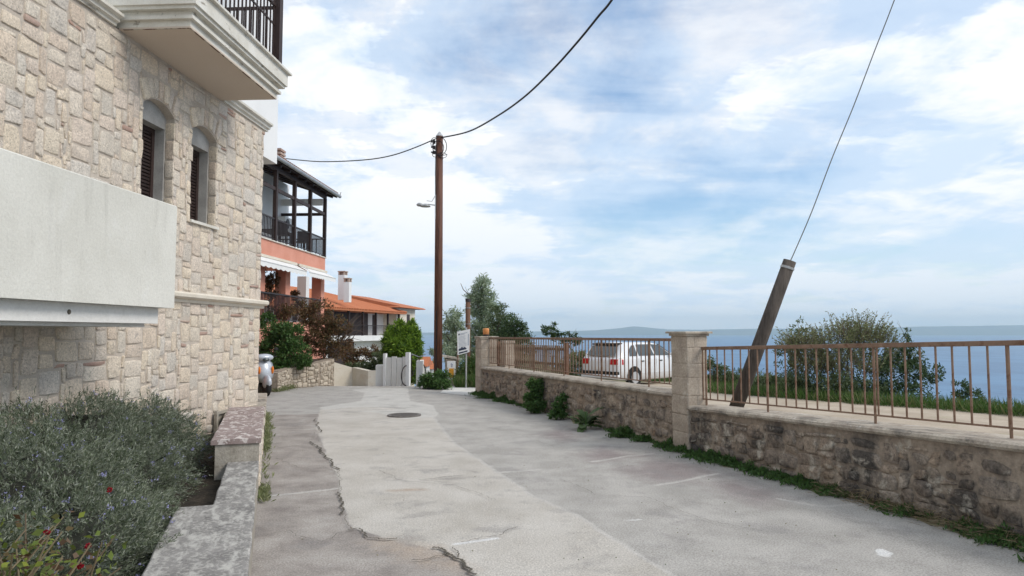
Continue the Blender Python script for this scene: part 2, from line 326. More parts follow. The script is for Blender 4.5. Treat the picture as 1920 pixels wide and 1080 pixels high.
def npmesh(name, V, F, mat, parent=None, matidx=None, smooth=False):
    V = np.asarray(V, dtype=np.float32).reshape(-1, 3); F = np.asarray(F, dtype=np.int32); k = F.shape[1]
    me = bpy.data.meshes.new(name); me.vertices.add(len(V)); me.vertices.foreach_set('co', V.ravel())
    me.loops.add(F.size); me.loops.foreach_set('vertex_index', F.ravel()); me.polygons.add(len(F))
    me.polygons.foreach_set('loop_start', np.arange(0, F.size, k, dtype=np.int32))
    for x in (mat if isinstance(mat, (list, tuple)) else [mat]): me.materials.append(x)
    if matidx is not None: me.polygons.foreach_set('material_index', np.asarray(matidx, dtype=np.int32))
    me.update(calc_edges=True); me.validate()
    if smooth: me.shade_smooth()
    o = bpy.data.objects.new(name, me); COL.objects.link(o)
    if parent: o.parent = parent
    return o
def leaves(name, P, D, ln, wd, mat, parent=None, rng=None, var=.35, matidx=None):
    """P: positions, D: axis directions, one folded diamond leaf at each"""
    rng = rng or np.random.default_rng(1)
    P = np.asarray(P, float); n = len(P); D = np.asarray(D, float); D = D/np.maximum(np.linalg.norm(D, axis=1, keepdims=True), 1e-6)
    Q = rng.normal(size=(n, 3)); W = np.cross(D, Q); W /= np.maximum(np.linalg.norm(W, axis=1, keepdims=True), 1e-6)
    s = 1+var*(rng.random((n, 1))*2-1); l_ = ln*s; w_ = wd*s
    U = np.cross(D, W)
    a = P; b = P+D*l_*.5+W*w_*.5+U*w_*.15; c = P+D*l_; e = P+D*l_*.5-W*w_*.5+U*w_*.15
    V = np.stack([a, b, c, e], 1).reshape(-1, 3); F = np.arange(4*n).reshape(-1, 4)
    return npmesh(name, V, F, mat, parent, matidx)
def blob(rng, c, r, n, shell=.55):
    """points in an ellipsoid, biased to the shell; returns points and outward directions"""
    d = rng.normal(size=(n, 3)); d /= np.linalg.norm(d, axis=1, keepdims=True)
    k = shell+(1-shell)*rng.random((n, 1))**.6
    return np.array(c)+d*k*np.array(r), d
def crown(rng, blobs, per_area, shell=.35):
    P = []; D = []
    for c, r in blobs:
        n = int(per_area*(r[0]*r[1]+r[1]*r[2]+r[0]*r[2]))
        # clumps inside each blob, so the outline breaks up
        k = max(8, min(60, n//45)); cc, cd = blob(rng, c, r, k, shell)
        idx = rng.integers(0, k, n); rr = np.mean(r)*.17
        p = cc[idx]+rng.normal(size=(n, 3))*rr*np.array([1, 1, .8]); P.append(p); D.append(cd[idx]*.5+rng.normal(size=(n, 3))*.7)
    return np.concatenate(P), np.concatenate(D)

# ------------------------------------------------------------ masonry: each stone a low rounded block over a mortar bed
def pack(W, H, cell, seed, ws=(4, 8), hs=(3, 5)):
    r = random.Random(seed); nx, ny = int(W/cell), int(H/cell); occ = [[False]*nx for _ in range(ny)]; out = []
    for j in range(ny):
        i = 0
        while i < nx:
            if occ[j][i]: i += 1; continue
            w_ = r.randint(*ws); h_ = r.randint(*hs)
            if r.random() < .13: w_ = r.randint(2, 3); h_ = r.randint(2, 3)
            if r.random() < .10: h_ = 1
            a = 0
            while i+a < nx and a < w_ and not occ[j][i+a]: a += 1
            b = min(h_, ny-j)
            if a == 1: b = min(b, 3)
            for y in range(j, j+b):
                for x in range(i, i+a): occ[y][x] = True
            out.append((i, j, a, b)); i += a
    return [(i*cell, j*cell, (i+a)*cell, (j+b)*cell, b == 1 or a == 1) for i, j, a, b in out]
SG = [-1, -.94, -.85, .05, .85, .94, 1]
def stone_mesh(name, quads, fmap, depth, mats, parent, seed=0, rough=.006, gap=.012, wob=.02, smooth=True, k=.32):
    """quads: list of (4 uv corners, material index); fmap(u,v,d) -> xyz"""
    r = random.Random(seed); V = []; F = []; MI = []
    for q, mi in quads:
        q = [(u+r.uniform(-wob, wob), v+r.uniform(-wob, wob)*.7) for u, v in q]
        cu = sum(p[0] for p in q)/4; cv = sum(p[1] for p in q)/4
        du = max(p[0] for p in q)-min(p[0] for p in q); dv = max(p[1] for p in q)-min(p[1] for p in q)
        su = max(.3, 1-2*gap/max(du, .02)); sv = max(.3, 1-2*gap/max(dv, .02))
        q = [(cu+(u-cu)*su, cv+(v-cv)*sv) for u, v in q]
        dd = depth*r.uniform(.6, 1.25); b = len(V); ph = r.uniform(0, 99)
        tu, tv = r.uniform(-.25, .25)*depth, r.uniform(-.25, .25)*depth
        for t in SG:
            for s in SG:
                ps = s*math.sqrt(1-k*t*t/2); pt = t*math.sqrt(1-k*s*s/2)
                a, c = (ps+1)/2, (pt+1)/2
                u = (q[0][0]*(1-a)+q[1][0]*a)*(1-c)+(q[3][0]*(1-a)+q[2][0]*a)*c
                v = (q[0][1]*(1-a)+q[1][1]*a)*(1-c)+(q[3][1]*(1-a)+q[2][1]*a)*c
                e = max(abs(s), abs(t))
                if e > .99: d = -.006
                else:
                    d = dd*(.8 if e > .9 else 1.0)+s*tu+t*tv+rough*mn.noise(Vector((u*9, v*9, ph)))*1.6
                if e > .8:
                    u += .35*wob*mn.noise(Vector((u*14, v*14, ph))); v += .35*wob*mn.noise(Vector((v*14, u*14, ph+7)))
                V.append(fmap(u, v, d))
        n = len(SG)
        for j in range(n-1):
            for i in range(n-1): F.append((b+j*n+i, b+j*n+i+1, b+(j+1)*n+i+1, b+(j+1)*n+i)); MI.append(mi)
    return npmesh(name, V, F, mats, parent, MI, smooth)

# ============================================================ TERRAIN, SEA, HILLS
def interp(x, xs, ys): return float(np.interp(x, xs, ys))
def sstep(a, b, x):
    t = min(1, max(0, (x-a)/(b-a))); return t*t*(3-2*t)
def wallx(y): return 6.0-.37*y
EY = [-30, 0, 8, 12.8, 14, 16, 18.6, 22, 27, 31, 36, 60, 90]
EX = [26, 17, 12.6, 9.9, 9.3, 8.1, 7.4, 9.0, 9.5, 6.0, 2.5, 1.0, 1.0]
def gz(x, y):
    z = -.03
    if y > 21: z -= (y-21)*.085 if x < wallx(21)+.5 and y < 200 else 0
    rt = sstep(wallx(y)+.02, wallx(y)+.4, x) if y < 19 else 1.0 if x > wallx(19) else 0
    if y < 19.2: z += rt*interp(y, [8, 14, 19], [.19, .13, -.02])
    elif x >= wallx(21)+.5: z = interp(y, [19, 24, 30], [-.05, -.13, -.45])
    e = x-interp(y, EY, EX)
    if e > 0: z -= sstep(0, 3, e)*1.2+max(0, e-1)*.8
    if y > 75: z -= (y-75)*.6
    if x < -9: z += min(3.0, (-9-x)*.10)*(1 if y > -5 else 0)
    if z > -1 : z += .03*mn.noise(Vector((x*.6, y*.6, 0)))*(1 if rt > .5 or y > 22 else .3)
    return max(z, -66)
xs = sorted(set([-60, -45, -34, -26, -20, -16, -13, -10, -8]+[round(-7+.5*i, 2) for i in range(42)]+[15, 16, 18, 20, 24, 30, 40, 55, 75, 100, 130]))
ys = sorted(set([-30, -15, -6]+[round(-2+.5*i, 2) for i in range(70)]+[34, 36, 39, 43, 48, 54, 60, 68, 76, 90, 110, 140, 180, 230]))
V = [(x, y, gz(x, y)) for y in ys for x in xs]; nx = len(xs)
F = [(j*nx+i, j*nx+i+1, (j+1)*nx+i+1, (j+1)*nx+i) for j in range(len(ys)-1) for i in range(nx-1)]
tag(npmesh('ground', V, F, m_earth, None, None, True), kind='structure')

# sea
m = bpy.data.materials.new('sea_water'); m.use_nodes = True; t = m.node_tree; p = t.nodes['Principled BSDF']
p.inputs['Base Color'].default_value = (.035, .135, .30, 1); p.inputs['Roughness'].default_value = .35; p.inputs['Specular IOR Level'].default_value = .18
co = t.nodes.new('ShaderNodeTexCoord'); mp = t.nodes.new('ShaderNodeMapping'); mp.inputs['Scale'].default_value = (1, .5, 1)
t.links.new(co.outputs['Object'], mp.inputs[0])
no = t.nodes.new('ShaderNodeTexNoise'); no.inputs['Scale'].default_value = .12; no.inputs['Detail'].default_value = 7; t.links.new(mp.outputs[0], no.inputs[0])
bu = t.nodes.new('ShaderNodeBump'); bu.inputs['Strength'].default_value = .8; bu.inputs['Distance'].default_value = 1.5
t.links.new(no.outputs[0], bu.inputs['Height']); t.links.new(bu.outputs[0], p.inputs['Normal'])
n2_ = t.nodes.new('ShaderNodeTexNoise'); n2_.inputs['Scale'].default_value = .012; n2_.inputs['Detail'].default_value = 6; t.links.new(mp.outputs[0], n2_.inputs[0])
rp = t.nodes.new('ShaderNodeValToRGB'); rp.color_ramp.elements[0].position = .4; rp.color_ramp.elements[0].color = (.020, .10, .225, 1)
rp.color_ramp.elements[1].position = .62; rp.color_ramp.elements[1].color = (.045, .155, .30, 1)
t.links.new(n2_.outputs[0], rp.inputs[0]); t.links.new(rp.outputs[0], p.inputs['Base Color'])
SEA = -62.0
V = []; F = []
gx = [-17000, -9000, -4000, -1500, -500, -100, 0, 100, 500, 1500, 4000, 9000, 17000]; gy = [-300, 0, 100, 300, 800, 2000, 5000, 9000, 14500]
for y in gy:
    for x in gx: V.append((x, y, SEA))
k = len(gx); F = [(j*k+i, j*k+i+1, (j+1)*k+i+1, (j+1)*k+i) for j in range(len(gy)-1) for i in range(k-1)]
tag(npmesh('sea', V, F, m), kind='structure')

# distant coast across the gulf: a ridge with real depth
m_hill = surf('far_coast', [(.10, .15, .17), (.16, .19, .19)], .002, 1, 0, 1, 0)
hp = [(-3000, 628), (500, 627), (760, 624), (900, 622.5), (1000, 621.5), (1080, 620.5), (1130, 618.5), (1165, 614.5), (1187, 611.5), (1215, 614), (1245, 617.5), (1320, 618), (1400, 616.5), (1500, 616), (1620, 614.5), (1750, 612), (1900, 610), (2100, 607.5), (2400, 609), (3200, 620), (4200, 628)]
V = []; F = []; cols_ = np.arange(-2400, 4000, 22)
for i, px in enumerate(cols_):
    py = np.interp(px, [a for a, b in hp], [b for a, b in hp])
    Y0 = 12200; top = EYE+(622-py)/FPX*13500+ (6*mn.noise(Vector((px*.02, 0, 0))) if py < 626 else -10)
    for (Y, z) in ((Y0, SEA-2), (Y0+250, SEA+(top-SEA)*.28), (Y0+700, SEA+(top-SEA)*.72), (13500, top), (14300, SEA-2)):
        V.append(((px-960)/FPX*Y, Y+60*mn.noise(Vector((px*.05, z, 0))), z))
for i in range(len(cols_)-1):
    for j in range(4): F.append((i*5+j, (i+1)*5+j, (i+1)*5+j+1, i*5+j+1))
tag(npmesh('hills', V, F, m_hill, None, None, True), kind='structure')

# haze
hz = MB().box(-17500, 17500, -350, 14800, SEA-2, 300).build('haze', None)
hz.data.materials.clear(); hm = bpy.data.materials.new('haze_air'); hm.use_nodes = True; t = hm.node_tree; t.nodes.clear()
o_ = t.nodes.new('ShaderNodeOutputMaterial'); v_ = t.nodes.new('ShaderNodeVolumePrincipled')
v_.inputs['Color'].default_value = (.64, .85, 1.0, 1); v_.inputs['Density'].default_value = 8.5e-5; v_.inputs['Anisotropy'].default_value = 0.1
t.links.new(v_.outputs[0], o_.inputs['Volume']); hz.data.materials.append(hm); tag(hz, kind='stuff')

# ============================================================ ROAD
# road surface: one fine sheet, rolling down past the crest; its zones (poured concrete, older lane, stains) are stored per vertex
def rz_(y): return 0.0 if y < 21 else -(y-21)*.085+.02
rows = list(np.arange(-6, 4, .5))+list(np.arange(4, 9, .03))+list(np.arange(9, 21, .06))+[21, 21.5, 22, 23, 24, 26, 30, 36, 44, 54]
NC = 150; V = []
for y in rows:
    xl = interp(y, [-6, 5, 10, 18, 20, 22, 24, 54], [1.9, -2.0, -3.7, -6.5, -6.9, -6.0, -4.6, -7.5]); xr = interp(y, [-6, 18, 20, 22, 24, 54], [8.2, -.55, -.5, -.8, -2.4, -5.5])
    for k_ in range(NC): V.append((xl+(xr-xl)*k_/(NC-1), y, rz_(y)+.004*mn.noise(Vector((xl*2+k_*.1, y*1.5, 0)))))
F = [(j*NC+i, j*NC+i+1, (j+1)*NC+i+1, (j+1)*NC+i) for j in range(len(rows)-1) for i in range(NC-1)]
road = tag(npmesh('road', V, F, m_asphalt, None, None, True), kind='structure')
VX = np.array([v[:2] for v in V])
NZ = np.array([(mn.noise(Vector((x*3, y*3, 1)))*.035+mn.noise(Vector((x*11, y*11, 1)))*.012, mn.noise(Vector((x*3, y*3, 8)))*.035+mn.noise(Vector((x*11, y*11, 8)))*.012) for x, y in VX])
def segd(p, q_, X):
    d_ = q_-p; t_ = np.clip(((X-p)@d_)/max(d_@d_, 1e-9), 0, 1); return np.linalg.norm(X-(p+t_[:, None]*d_), axis=1)
def sdist(pix):
    P = np.array([G(*p)[:2] for p in pix]); X = VX+NZ; dm = np.full(len(X), 1e9); ins = np.zeros(len(X), bool)
    for i in range(len(P)):
        a_, b_ = P[i], P[(i+1) % len(P)]; dm = np.minimum(dm, segd(a_, b_, X))
        cr = (a_[1] > X[:, 1]) != (b_[1] > X[:, 1]); xx = a_[0]+(X[:, 1]-a_[1])*(b_[0]-a_[0])/((b_[1]-a_[1]) or 1e-9); ins ^= cr & (X[:, 0] < xx)
    return np.where(ins, dm, -dm)
def ldist(pix, X=None):
    P = [np.array(G(*p)[:2]) for p in pix]; X = VX+NZ*.6; return np.min([segd(P[i], P[i+1], X) for i in range(len(P)-1)], axis=0)
soft = lambda d_, w_: np.clip(.5+d_/(2*w_), 0, 1)
CONC = [(1010, 1150), (893, 1080), (845, 1040), (720, 1008), (662, 990), (642, 950), (636, 900), (612, 850), (592, 800), (600, 768), (690, 762), (806, 770), (822, 795), (850, 830), (925, 880), (1000, 930), (1080, 966), (1150, 1010), (1262, 1080), (1380, 1150)]
SEAM = CONC[11:]
conc = soft(sdist(CONC), .06)
left = soft(sdist([(300, 1300), (470, 800), (470, 785), (520, 778), (600, 776), (592, 800), (612, 850), (636, 900), (642, 950), (662, 990), (720, 1010), (845, 1038), (893, 1082), (960, 1160), (1000, 1300)]), .07)
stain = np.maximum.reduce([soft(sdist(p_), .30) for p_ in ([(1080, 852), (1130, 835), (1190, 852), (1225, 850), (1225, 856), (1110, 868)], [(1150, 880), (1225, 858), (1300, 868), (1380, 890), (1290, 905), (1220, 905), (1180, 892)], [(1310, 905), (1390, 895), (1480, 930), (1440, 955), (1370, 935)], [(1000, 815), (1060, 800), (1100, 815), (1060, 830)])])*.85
pale = soft(sdist([(600, 764), (640, 757), (676, 752), (684, 737), (660, 731), (690, 728), (765, 728), (766, 740), (770, 752), (812, 760), (822, 778), (810, 782), (760, 786), (700, 772), (610, 772)]), .08)
grey = soft(sdist([(600, 769), (660, 764), (740, 762), (765, 766), (700, 770), (640, 773)]), .06)
pale = np.where(grey > .5, 0, pale)
joints = np.minimum.reduce([ldist(p_) for p_ in ([(480, 932), (560, 924), (632, 916)], [(1110, 866), (1170, 856), (1225, 850)], [(1230, 910), (1290, 900), (1345, 888)], [(930, 886), (1010, 880)], [(1460, 935), (1540, 950), (1600, 945)])])
joint = np.clip(1-joints/.075, 0, 1)*.8
seam = np.clip(1-ldist(SEAM)/.05, 0, 1)*.9
white = np.maximum(np.clip(1-ldist([(850, 1020), (895, 1014), (932, 1009)])/.05, 0, 1), np.clip(1-ldist([(1175, 976), (1200, 974)])/.05, 0, 1)*.7)
splat = soft(sdist([(1644, 1031), (1658, 1029), (1676, 1037), (1663, 1044), (1646, 1041)]), .03)
sandy = soft(sdist([(690, 1015), (760, 1010), (850, 1040), (880, 1070), (800, 1060), (740, 1040)]), .25)*.8
sandy = np.maximum(sandy, np.clip(1-ldist([(735, 920), (790, 918)])/.14, 0, 1)*.75)
def put(name, r_, g_, b_):
    at_ = road.data.color_attributes.new(name, 'FLOAT_COLOR', 'POINT'); at_.data.foreach_set('color', np.stack([r_, g_, b_, np.ones(len(r_))], 1).astype(np.float32).ravel())
put('zone_a', conc, left, stain); put('zone_b', pale, np.maximum(joint, seam), np.maximum(white, splat)); put('zone_c', sandy, grey, grey*0)
def sheet(name, pix, mat, z, jit=0.0, sub=6, seed=1):
    r = random.Random(seed); P = [G(px, py) for px, py in pix]; out = []
    for i in range(len(P)):
        a, b = P[i], P[(i+1) % len(P)]
        for k_ in range(sub):
            p = a.lerp(b, k_/sub); out.append((p.x+r.uniform(-jit, jit), p.y+r.uniform(-jit, jit), z))
    me = bpy.data.meshes.new(name); me.from_pydata(out, [], [tuple(range(len(out)))]); me.materials.append(mat); me.update()
    if me.polygons[0].normal.z < 0: me.flip_normals()
    o = bpy.data.objects.new(name, me); COL.objects.link(o); return tag(o, kind='structure')
def ribbon(name, pts, wpx, mat, z, seed=0, jit=.007, sub=22, wmin=.35):
    r = random.Random(seed); P = [G(*p) for p in pts]; C = []
    for i in range(len(P)-1):
        for k_ in range(sub): C.append(P[i].lerp(P[i+1], k_/sub))
    C.append(P[-1]); V = []; 
    for i, c in enumerate(C):
        d = (C[min(i+1, len(C)-1)]-C[max(0, i-1)]).normalized(); nrm = Vector((-d.y, d.x, 0)); c = c+nrm*(r.uniform(-jit, jit)*.6+.05*mn.noise(Vector((c.x*4, c.y*4, seed)))+.03*mn.noise(Vector((c.x*13, c.y*13, seed)))+.012*mn.noise(Vector((c.x*40, c.y*40, seed))))
        w_ = wpx*r.uniform(wmin, 1)*(.25 if i in (0, len(C)-1) else 1)
        V += [tuple((c+nrm*w_/2)[:2])+(z,), tuple((c-nrm*w_/2)[:2])+(z,)]
    F = [(2*i, 2*i+1, 2*i+3, 2*i+2) for i in range(len(C)-1)]
    return tag(npmesh(name, V, F, mat), kind='structure')
ribbon('road_crack', [(590, 786), (602, 812)], 0.0270, m_crack, .0165, 1)
ribbon('road_crack', [(580, 829), (600, 842), (621, 868), (634, 882)], 0.0330, m_crack, .0165, 2)
ribbon('road_crack', [(632, 925), (642, 945), (645, 968)], 0.0270, m_crack, .0165, 3)
ribbon('road_crack', [(655, 998), (672, 994), (690, 1008), (722, 1014), (745, 1012)], 0.0240, m_crack, .0165, 4)
ribbon('road_crack', [(810, 1030), (832, 1033), (850, 1043), (868, 1055), (880, 1068), (893, 1082)], 0.0390, m_crack, .0165, 5)
ribbon('road_crack', [(770, 1052), (800, 1050), (822, 1045), (846, 1040)], 0.0135, m_crack, .0165, 6)
ribbon('road_crack', [(845, 1030), (860, 1036), (868, 1048)], 0.0135, m_crack, .0165, 7)
for i_, pts_ in enumerate(([(700, 880), (760, 905), (850, 912), (930, 940)], [(1050, 900), (1120, 930), (1210, 935), (1330, 980), (1440, 1000)], [(520, 860), (560, 880), (600, 875), (630, 890)], [(900, 800), (960, 812), (1040, 840)], [(470, 1010), (540, 1000), (600, 1020), (650, 1000)], [(590, 812), (600, 830)], [(634, 882), (640, 925)], [(645, 968), (655, 998)])):
    ribbon('road_crack', pts_, .006, m_crack, .0165, 30+i_)
ribbon('road_crack', [(785, 902), (830, 897), (870, 893)], 0.0150, m_crack, .0165, 8, .004)
ribbon('road_crack', [(860, 1018), (930, 1005), (975, 992)], 0.0090, m_crack, .0165, 9, .004)
# ramp of pale concrete by the gap
sheet('path', [(825, 737), (836, 726), (860, 722), (896, 722), (1010, 724), (1010, 742), (890, 743)], m_pconc, .006, .01, 4, 10)
# manhole
c = G(758, 779.5); mh = MB(); mh.lathe([(.33, .0), (.33, .022), (.29, .024), (.285, .018), (.0, .018)], (c.x, c.y, .002), 32)
for k_ in range(-4, 5):
    hw = math.sqrt(max(.0, .26**2-(k_*.055)**2)); mh.box(c.x-hw, c.x+hw, c.y+k_*.055-.01, c.y+k_*.055+.01, .0195, .026)
m_castiron = surf('cast_iron', [(.12, .11, .10), (.2, .18, .165)], 20, .7, .3, 90, .3)
tag(mh.build('manhole_cover', m_castiron), 'round cast iron manhole cover set in the pale concrete of the road', 'manhole cover')

# ============================================================ STONE HOUSE (left)
FA = -math.atan(.0615)
house = thing('stone_house', 'pale stone house with balcony and two arched windows filling the left side', 'house', (-5.06, 0, 0), FA)
ca, sa = math.cos(-FA), math.sin(-FA)
CY = 11.9/ca                                   # corner along facade
W1, W2 = (8.39/ca, 9.10/ca), (9.54/ca, 10.26/ca); SILL, SPR, RISE = 3.2, 4.48, .13
TOP = 5.16; Y0 = 1.0
def arch(w_, n=10):
    a, b = w_; return [(a+(b-a)*i/n, SPR+RISE*(1-((i/n)*2-1)**2)) for i in range(n+1)]
wb = MB()
def q(y0, y1, z0, z1): wb.add([(0, y0, z0), (0, y1, z0), (0, y1, z1), (0, y0, z1)], [(0, 1, 2, 3)])
q(Y0, W1[0], -.2, TOP); q(W1[1], W2[0], -.2, TOP); q(W2[1], CY, -.2, TOP)
for w_ in (W1, W2):
    q(w_[0], w_[1], -.2, SILL); A_ = arch(w_)
    for (a, za), (b, zb) in zip(A_, A_[1:]): wb.add([(0, a, za), (0, b, zb), (0, b, TOP), (0, a, TOP)], [(0, 1, 2, 3)])
    pr = [(w_[0], SILL)]+A_+[(w_[1], SILL)]
    for (a, za), (b, zb) in zip(pr, pr[1:]): wb.add([(0, a, za), (0, b, zb), (-.13, b, zb), (-.13, a, za)], [(0, 1, 2, 3)])
# end wall, back, top
wb.add([(0, CY, -.2), (-8, CY, -.2), (-8, CY, TOP), (0, CY, TOP)], [(0, 1, 2, 3)])
wb.add([(-8, CY, -.2), (-8, Y0, -.2), (-8, Y0, TOP), (-8, CY, TOP)], [(0, 1, 2, 3)])
wb.add([(-8, Y0, -.2), (0, Y0, -.2), (0, Y0, TOP), (-8, Y0, TOP)], [(0, 1, 2, 3)])
wall = wb.build('wall', m_mortar, house)
def overlaps(a, b, lo_, hi_): return a < hi_ and b > lo_
quads = []
def hit(u0, v0, u1, v1):
    for w_ in (W1, W2):
        if overlaps(u0, u1, w_[0]-.02, w_[1]+.02) and overlaps(v0, v1, SILL-.01, SPR+RISE+.26): return True
    return False
off = Y0
for (u0, v0, u1, v1, thin) in pack(CY-Y0, TOP+.1, .055, 11, (4, 8), (3, 5)):
    u0 += off; u1 += off; v0 -= .1; v1 -= .1
    if u1 > CY-.08: u1 = CY
    mi = 1 if (thin and rnd.random() < .5 and (v1-v0) < .06) else 0
    if v1 > TOP: continue
    if hit(u0, v0, u1, v1):
        # trim to the pieces outside the opening
        lim_ = SPR+RISE+.26
        for w_ in (W1, W2):
            if overlaps(u0, u1, w_[0]-.02, w_[1]+.02) and overlaps(v0, v1, SILL-.01, SPR+RISE+.26):
                if u0 < w_[0]-.06: quads.append(([(u0, v0), (w_[0]+.004, v0), (w_[0]+.004-(.08 if v1 > SPR+.05 else 0), min(v1, lim_)), (u0, min(v1, lim_))], 0))
                if u1 > w_[1]+.06: quads.append(([(w_[1]-.004, v0), (u1, v0), (u1, min(v1, lim_)), (w_[1]-.004+(.08 if v1 > SPR+.05 else 0), min(v1, lim_))], 0))
                if v1 > lim_+.05: quads.append(([(u0, lim_), (u1, lim_), (u1, v1), (u0, v1)], 0))
                if v0 < SILL-.06: quads.append(([(max(u0, w_[0]), v0), (min(u1, w_[1]), v0), (min(u1, w_[1]), SILL-.02), (max(u0, w_[0]), SILL-.02)], 0))
        continue
    quads.append(([(u0, v0), (u1, v0), (u1, v1), (u0, v1)], mi))
stone_mesh('facade_stones', quads, lambda u, v, d: (d, u, v), .012, [m_stone, m_brick], wall, 3, .010, .006, .022, True, .30)
for w_ in (W1, W2):
    vs_ = []
    n = 7; c0 = (w_[0]+w_[1])/2; Rr = .55
    A_ = arch(w_, n)
    for i in range(n):
        (a, za), (b, zb) = A_[i], A_[i+1]
        ua = a+(a-c0)*.32; ub = b+(b-c0)*.32; h_ = .27
        vs_.append(([(a, za), (b, zb), (ub, zb+h_), (ua, za+h_)], 0))
    stone_mesh('arch_stones', vs_, lambda u, v, d: (d+.003, u, v), .026, [m_stone], wall, 5, .006, .008, .006)
# the corner returns: stones on the end wall
quads = [([(u0, v0), (u1, v0), (u1, v1), (u0, v1)], 0) for (u0, v0, u1, v1, t_) in pack(3.0, TOP, .062, 17, (4, 8), (3, 5)) if v1 < TOP]
stone_mesh('end_stones', quads, lambda u, v, d: (-u, CY+d, v), .022, [m_stone], wall, 6, .007, .010, .014)
# quoins on the reveals
for w_ in (W1, W2):
    quads = []; z = SILL; r_ = random.Random(5)
    while z < SPR-.1:
        h_ = min(r_.uniform(.14, .28), SPR-z); quads.append(([(0, z), (.135, z), (.135, z+h_), (0, z+h_)], 0)); z += h_
    stone_mesh('reveal_stones', quads, lambda u, v, d, w_=w_: (-u+.012, w_[1]-d*.6, v), .02, [m_stone], wall, 8, .006, .006, .01)
# windows
def make_window(w_, lab):
    f = MB(); a, b = w_
    f.box(-.30, -.12, b-.03, b+.03, SILL, SPR+.2); f.box(-.30, -.12, a-.03, a+.03, SILL, SPR+.2)
    f.box(-.30, -.118, a-.03, b+.03, 4.33, 4.66)
    win = f.build('window', m_grey_render, house, label=lab)
    s = MB(); s.box(-.31, -.25, a+.03, a+.09, SILL, 4.33); s.box(-.31, -.25, b-.09, b-.03, SILL, 4.33); s.box(-.31, -.25, a+.09, b-.09, 4.27, 4.33); s.box(-.31, -.25, a+.09, b-.09, SILL, SILL+.07)
    s.box(-.31, -.25, (a+b)/2-.03, (a+b)/2+.03, SILL+.07, 4.27)
    s.build('frame', m_dwood, win)
    sh_ = MB()
    for k_ in range(26): sh_.box(-.295, -.265, a+.08, b-.08, SILL+.06+k_*.0465, SILL+.09+k_*.0465)
    sh_.build('shutter', m_dwood, win)
    MB().box(-.305, -.298, a+.08, b-.08, SILL+.05, 4.3).build('pane', m_dwood, win)
    sl_ = MB().box(-.30, .05, a-.03, b+.04, SILL-.035, SILL+.005, ch=.006); sl_.build('sill', m_trim, win)
make_window(W1, 'narrow arched window nearer the camera'); make_window(W2, 'narrow arched window nearer the corner')
# string course and cornice
def mould(name, prof, y0, y1, mat, parent=house, label=None):
    return MB().extr(prof, y0, y1, lambda u, v, w_: (u, w_, v)).build(name, mat, parent, label=label)
SC = [(-.1, 2.05), (.03, 2.05), (.04, 2.09), (.09, 2.10), (.12, 2.12), (.125, 2.16), (.10, 2.185), (-.1, 2.19)]
mould('string_course', SC, Y0, CY+.10, m_cream)
CO = [(-.16, TOP), (.03, TOP), (.03, TOP+.03), (.07, TOP+.045), (.07, TOP+.08), (.12, TOP+.10), (.12, TOP+.135), (-.16, TOP+.15)]
mould('cornice', CO, Y0, 7.8, m_trim); mould('cornice', CO, 10.42, CY+.12, m_trim)
# upper storey, white and set back, running on beyond the stone corner
up = MB(); up.box(-8, -.14, Y0, CY-.02, TOP, 9.6); up.box(-7.8, -.26, CY-.02, 13.15, 4.86, 9.6)
up.build('upper_storey', m_white, house)
MB().box(-8.3, .45, Y0-.3, 13.5, 9.6, 9.8).build('roof_slab', m_white, house)
# lower balcony with solid parapet
PX = 1.0; PE = 7.46/ca
par = MB(); par.box(PX-.16, PX, Y0, PE, 1.90, 3.0, ch=.012); par.box(.0, PX-.16, PE-.16, PE-.001, 1.90, 3.0)
lb = par.build('parapet', m_plaster, house, label='plain pale rendered parapet of the lower balcony')
sb = MB(); sb.box(0.0, PX-.11, Y0, PE-.11, 1.735, 1.899); sb.box(0.0, PX-.2, Y0, PE-.2, 1.70, 1.734); sb.build('balcony_slab', m_whitewash, house)
MB().lathe([(.0, 0), (.022, 0), (.022, .004), (.0, .004)], (PX-.1085, 6.02, 1.82), 10, axis='x').build('drain_hole', m_crack, lb)
# upper balcony
B0, B1 = 7.87/ca, 10.36/ca; D_ = .86
ub = MB(); zs = 5.16
ub.box(0, D_, B0, B1, zs, zs+.02)
usl = ub.build('balcony_soffit', m_soffit, house)
m_rust = surf('rust_line', [(.14, .08, .05), (.5, .44, .36)], 9, .9, 0, 40, .2, aniso=(1, .5, 1), lo=.45, hi=.55)
rs = MB(); rs.box(D_-.022, D_-.002, B0+.02, B1-.02, zs-.004, zs+.001); rs.box(.05, D_-.022, B0+.002, B0+.02, zs-.004, zs+.001); rs.build('rust_line', m_rust, usl)
st = [(.00, .0, .07), (.05, .07, .11), (.02, .11, .17), (.09, .17, .21), (.12, .21, .40), (.17, .40, .43)]
mb = MB()
for o1, za, zb in st: mb.box(-.1, D_+o1, B0-o1, B1+o1, zs+.02+za, zs+.02+zb-(.0 if zb > .42 else 0))
mb.build('balcony_slab', m_trim, house)
rail = MB(); zt = zs+.45
ry0, ry1, rx = B0+.02, B1-.02, D_-.02
rail.box(rx-.02, rx+.02, ry0, ry1, zt+.95, zt+.99); rail.box(rx-.012, rx+.012, ry0, ry1, zt+.06, zt+.085); rail.box(rx-.012, rx+.012, ry0, ry1, zt+.66, zt+.68)
rail.box(.0, rx-.02, ry1-.02, ry1+.02, zt+.95, zt+.99); rail.box(0, rx-.02, ry1-.012, ry1+.012, zt+.06, zt+.085)
rail.box(.0, rx-.02, ry0-.02, ry0+.02, zt+.95, zt+.99); rail.box(0, rx-.02, ry0-.012, ry0+.012, zt+.06, zt+.085)
ro = rail.build('balcony_railing', m_dwood, house)
bal = MB().box(-.009, .009, -.009, .009, 0, .95).build('baluster', m_dwood, ro); bal.location = (rx, ry0+.05, zt)
y = ry0+.16
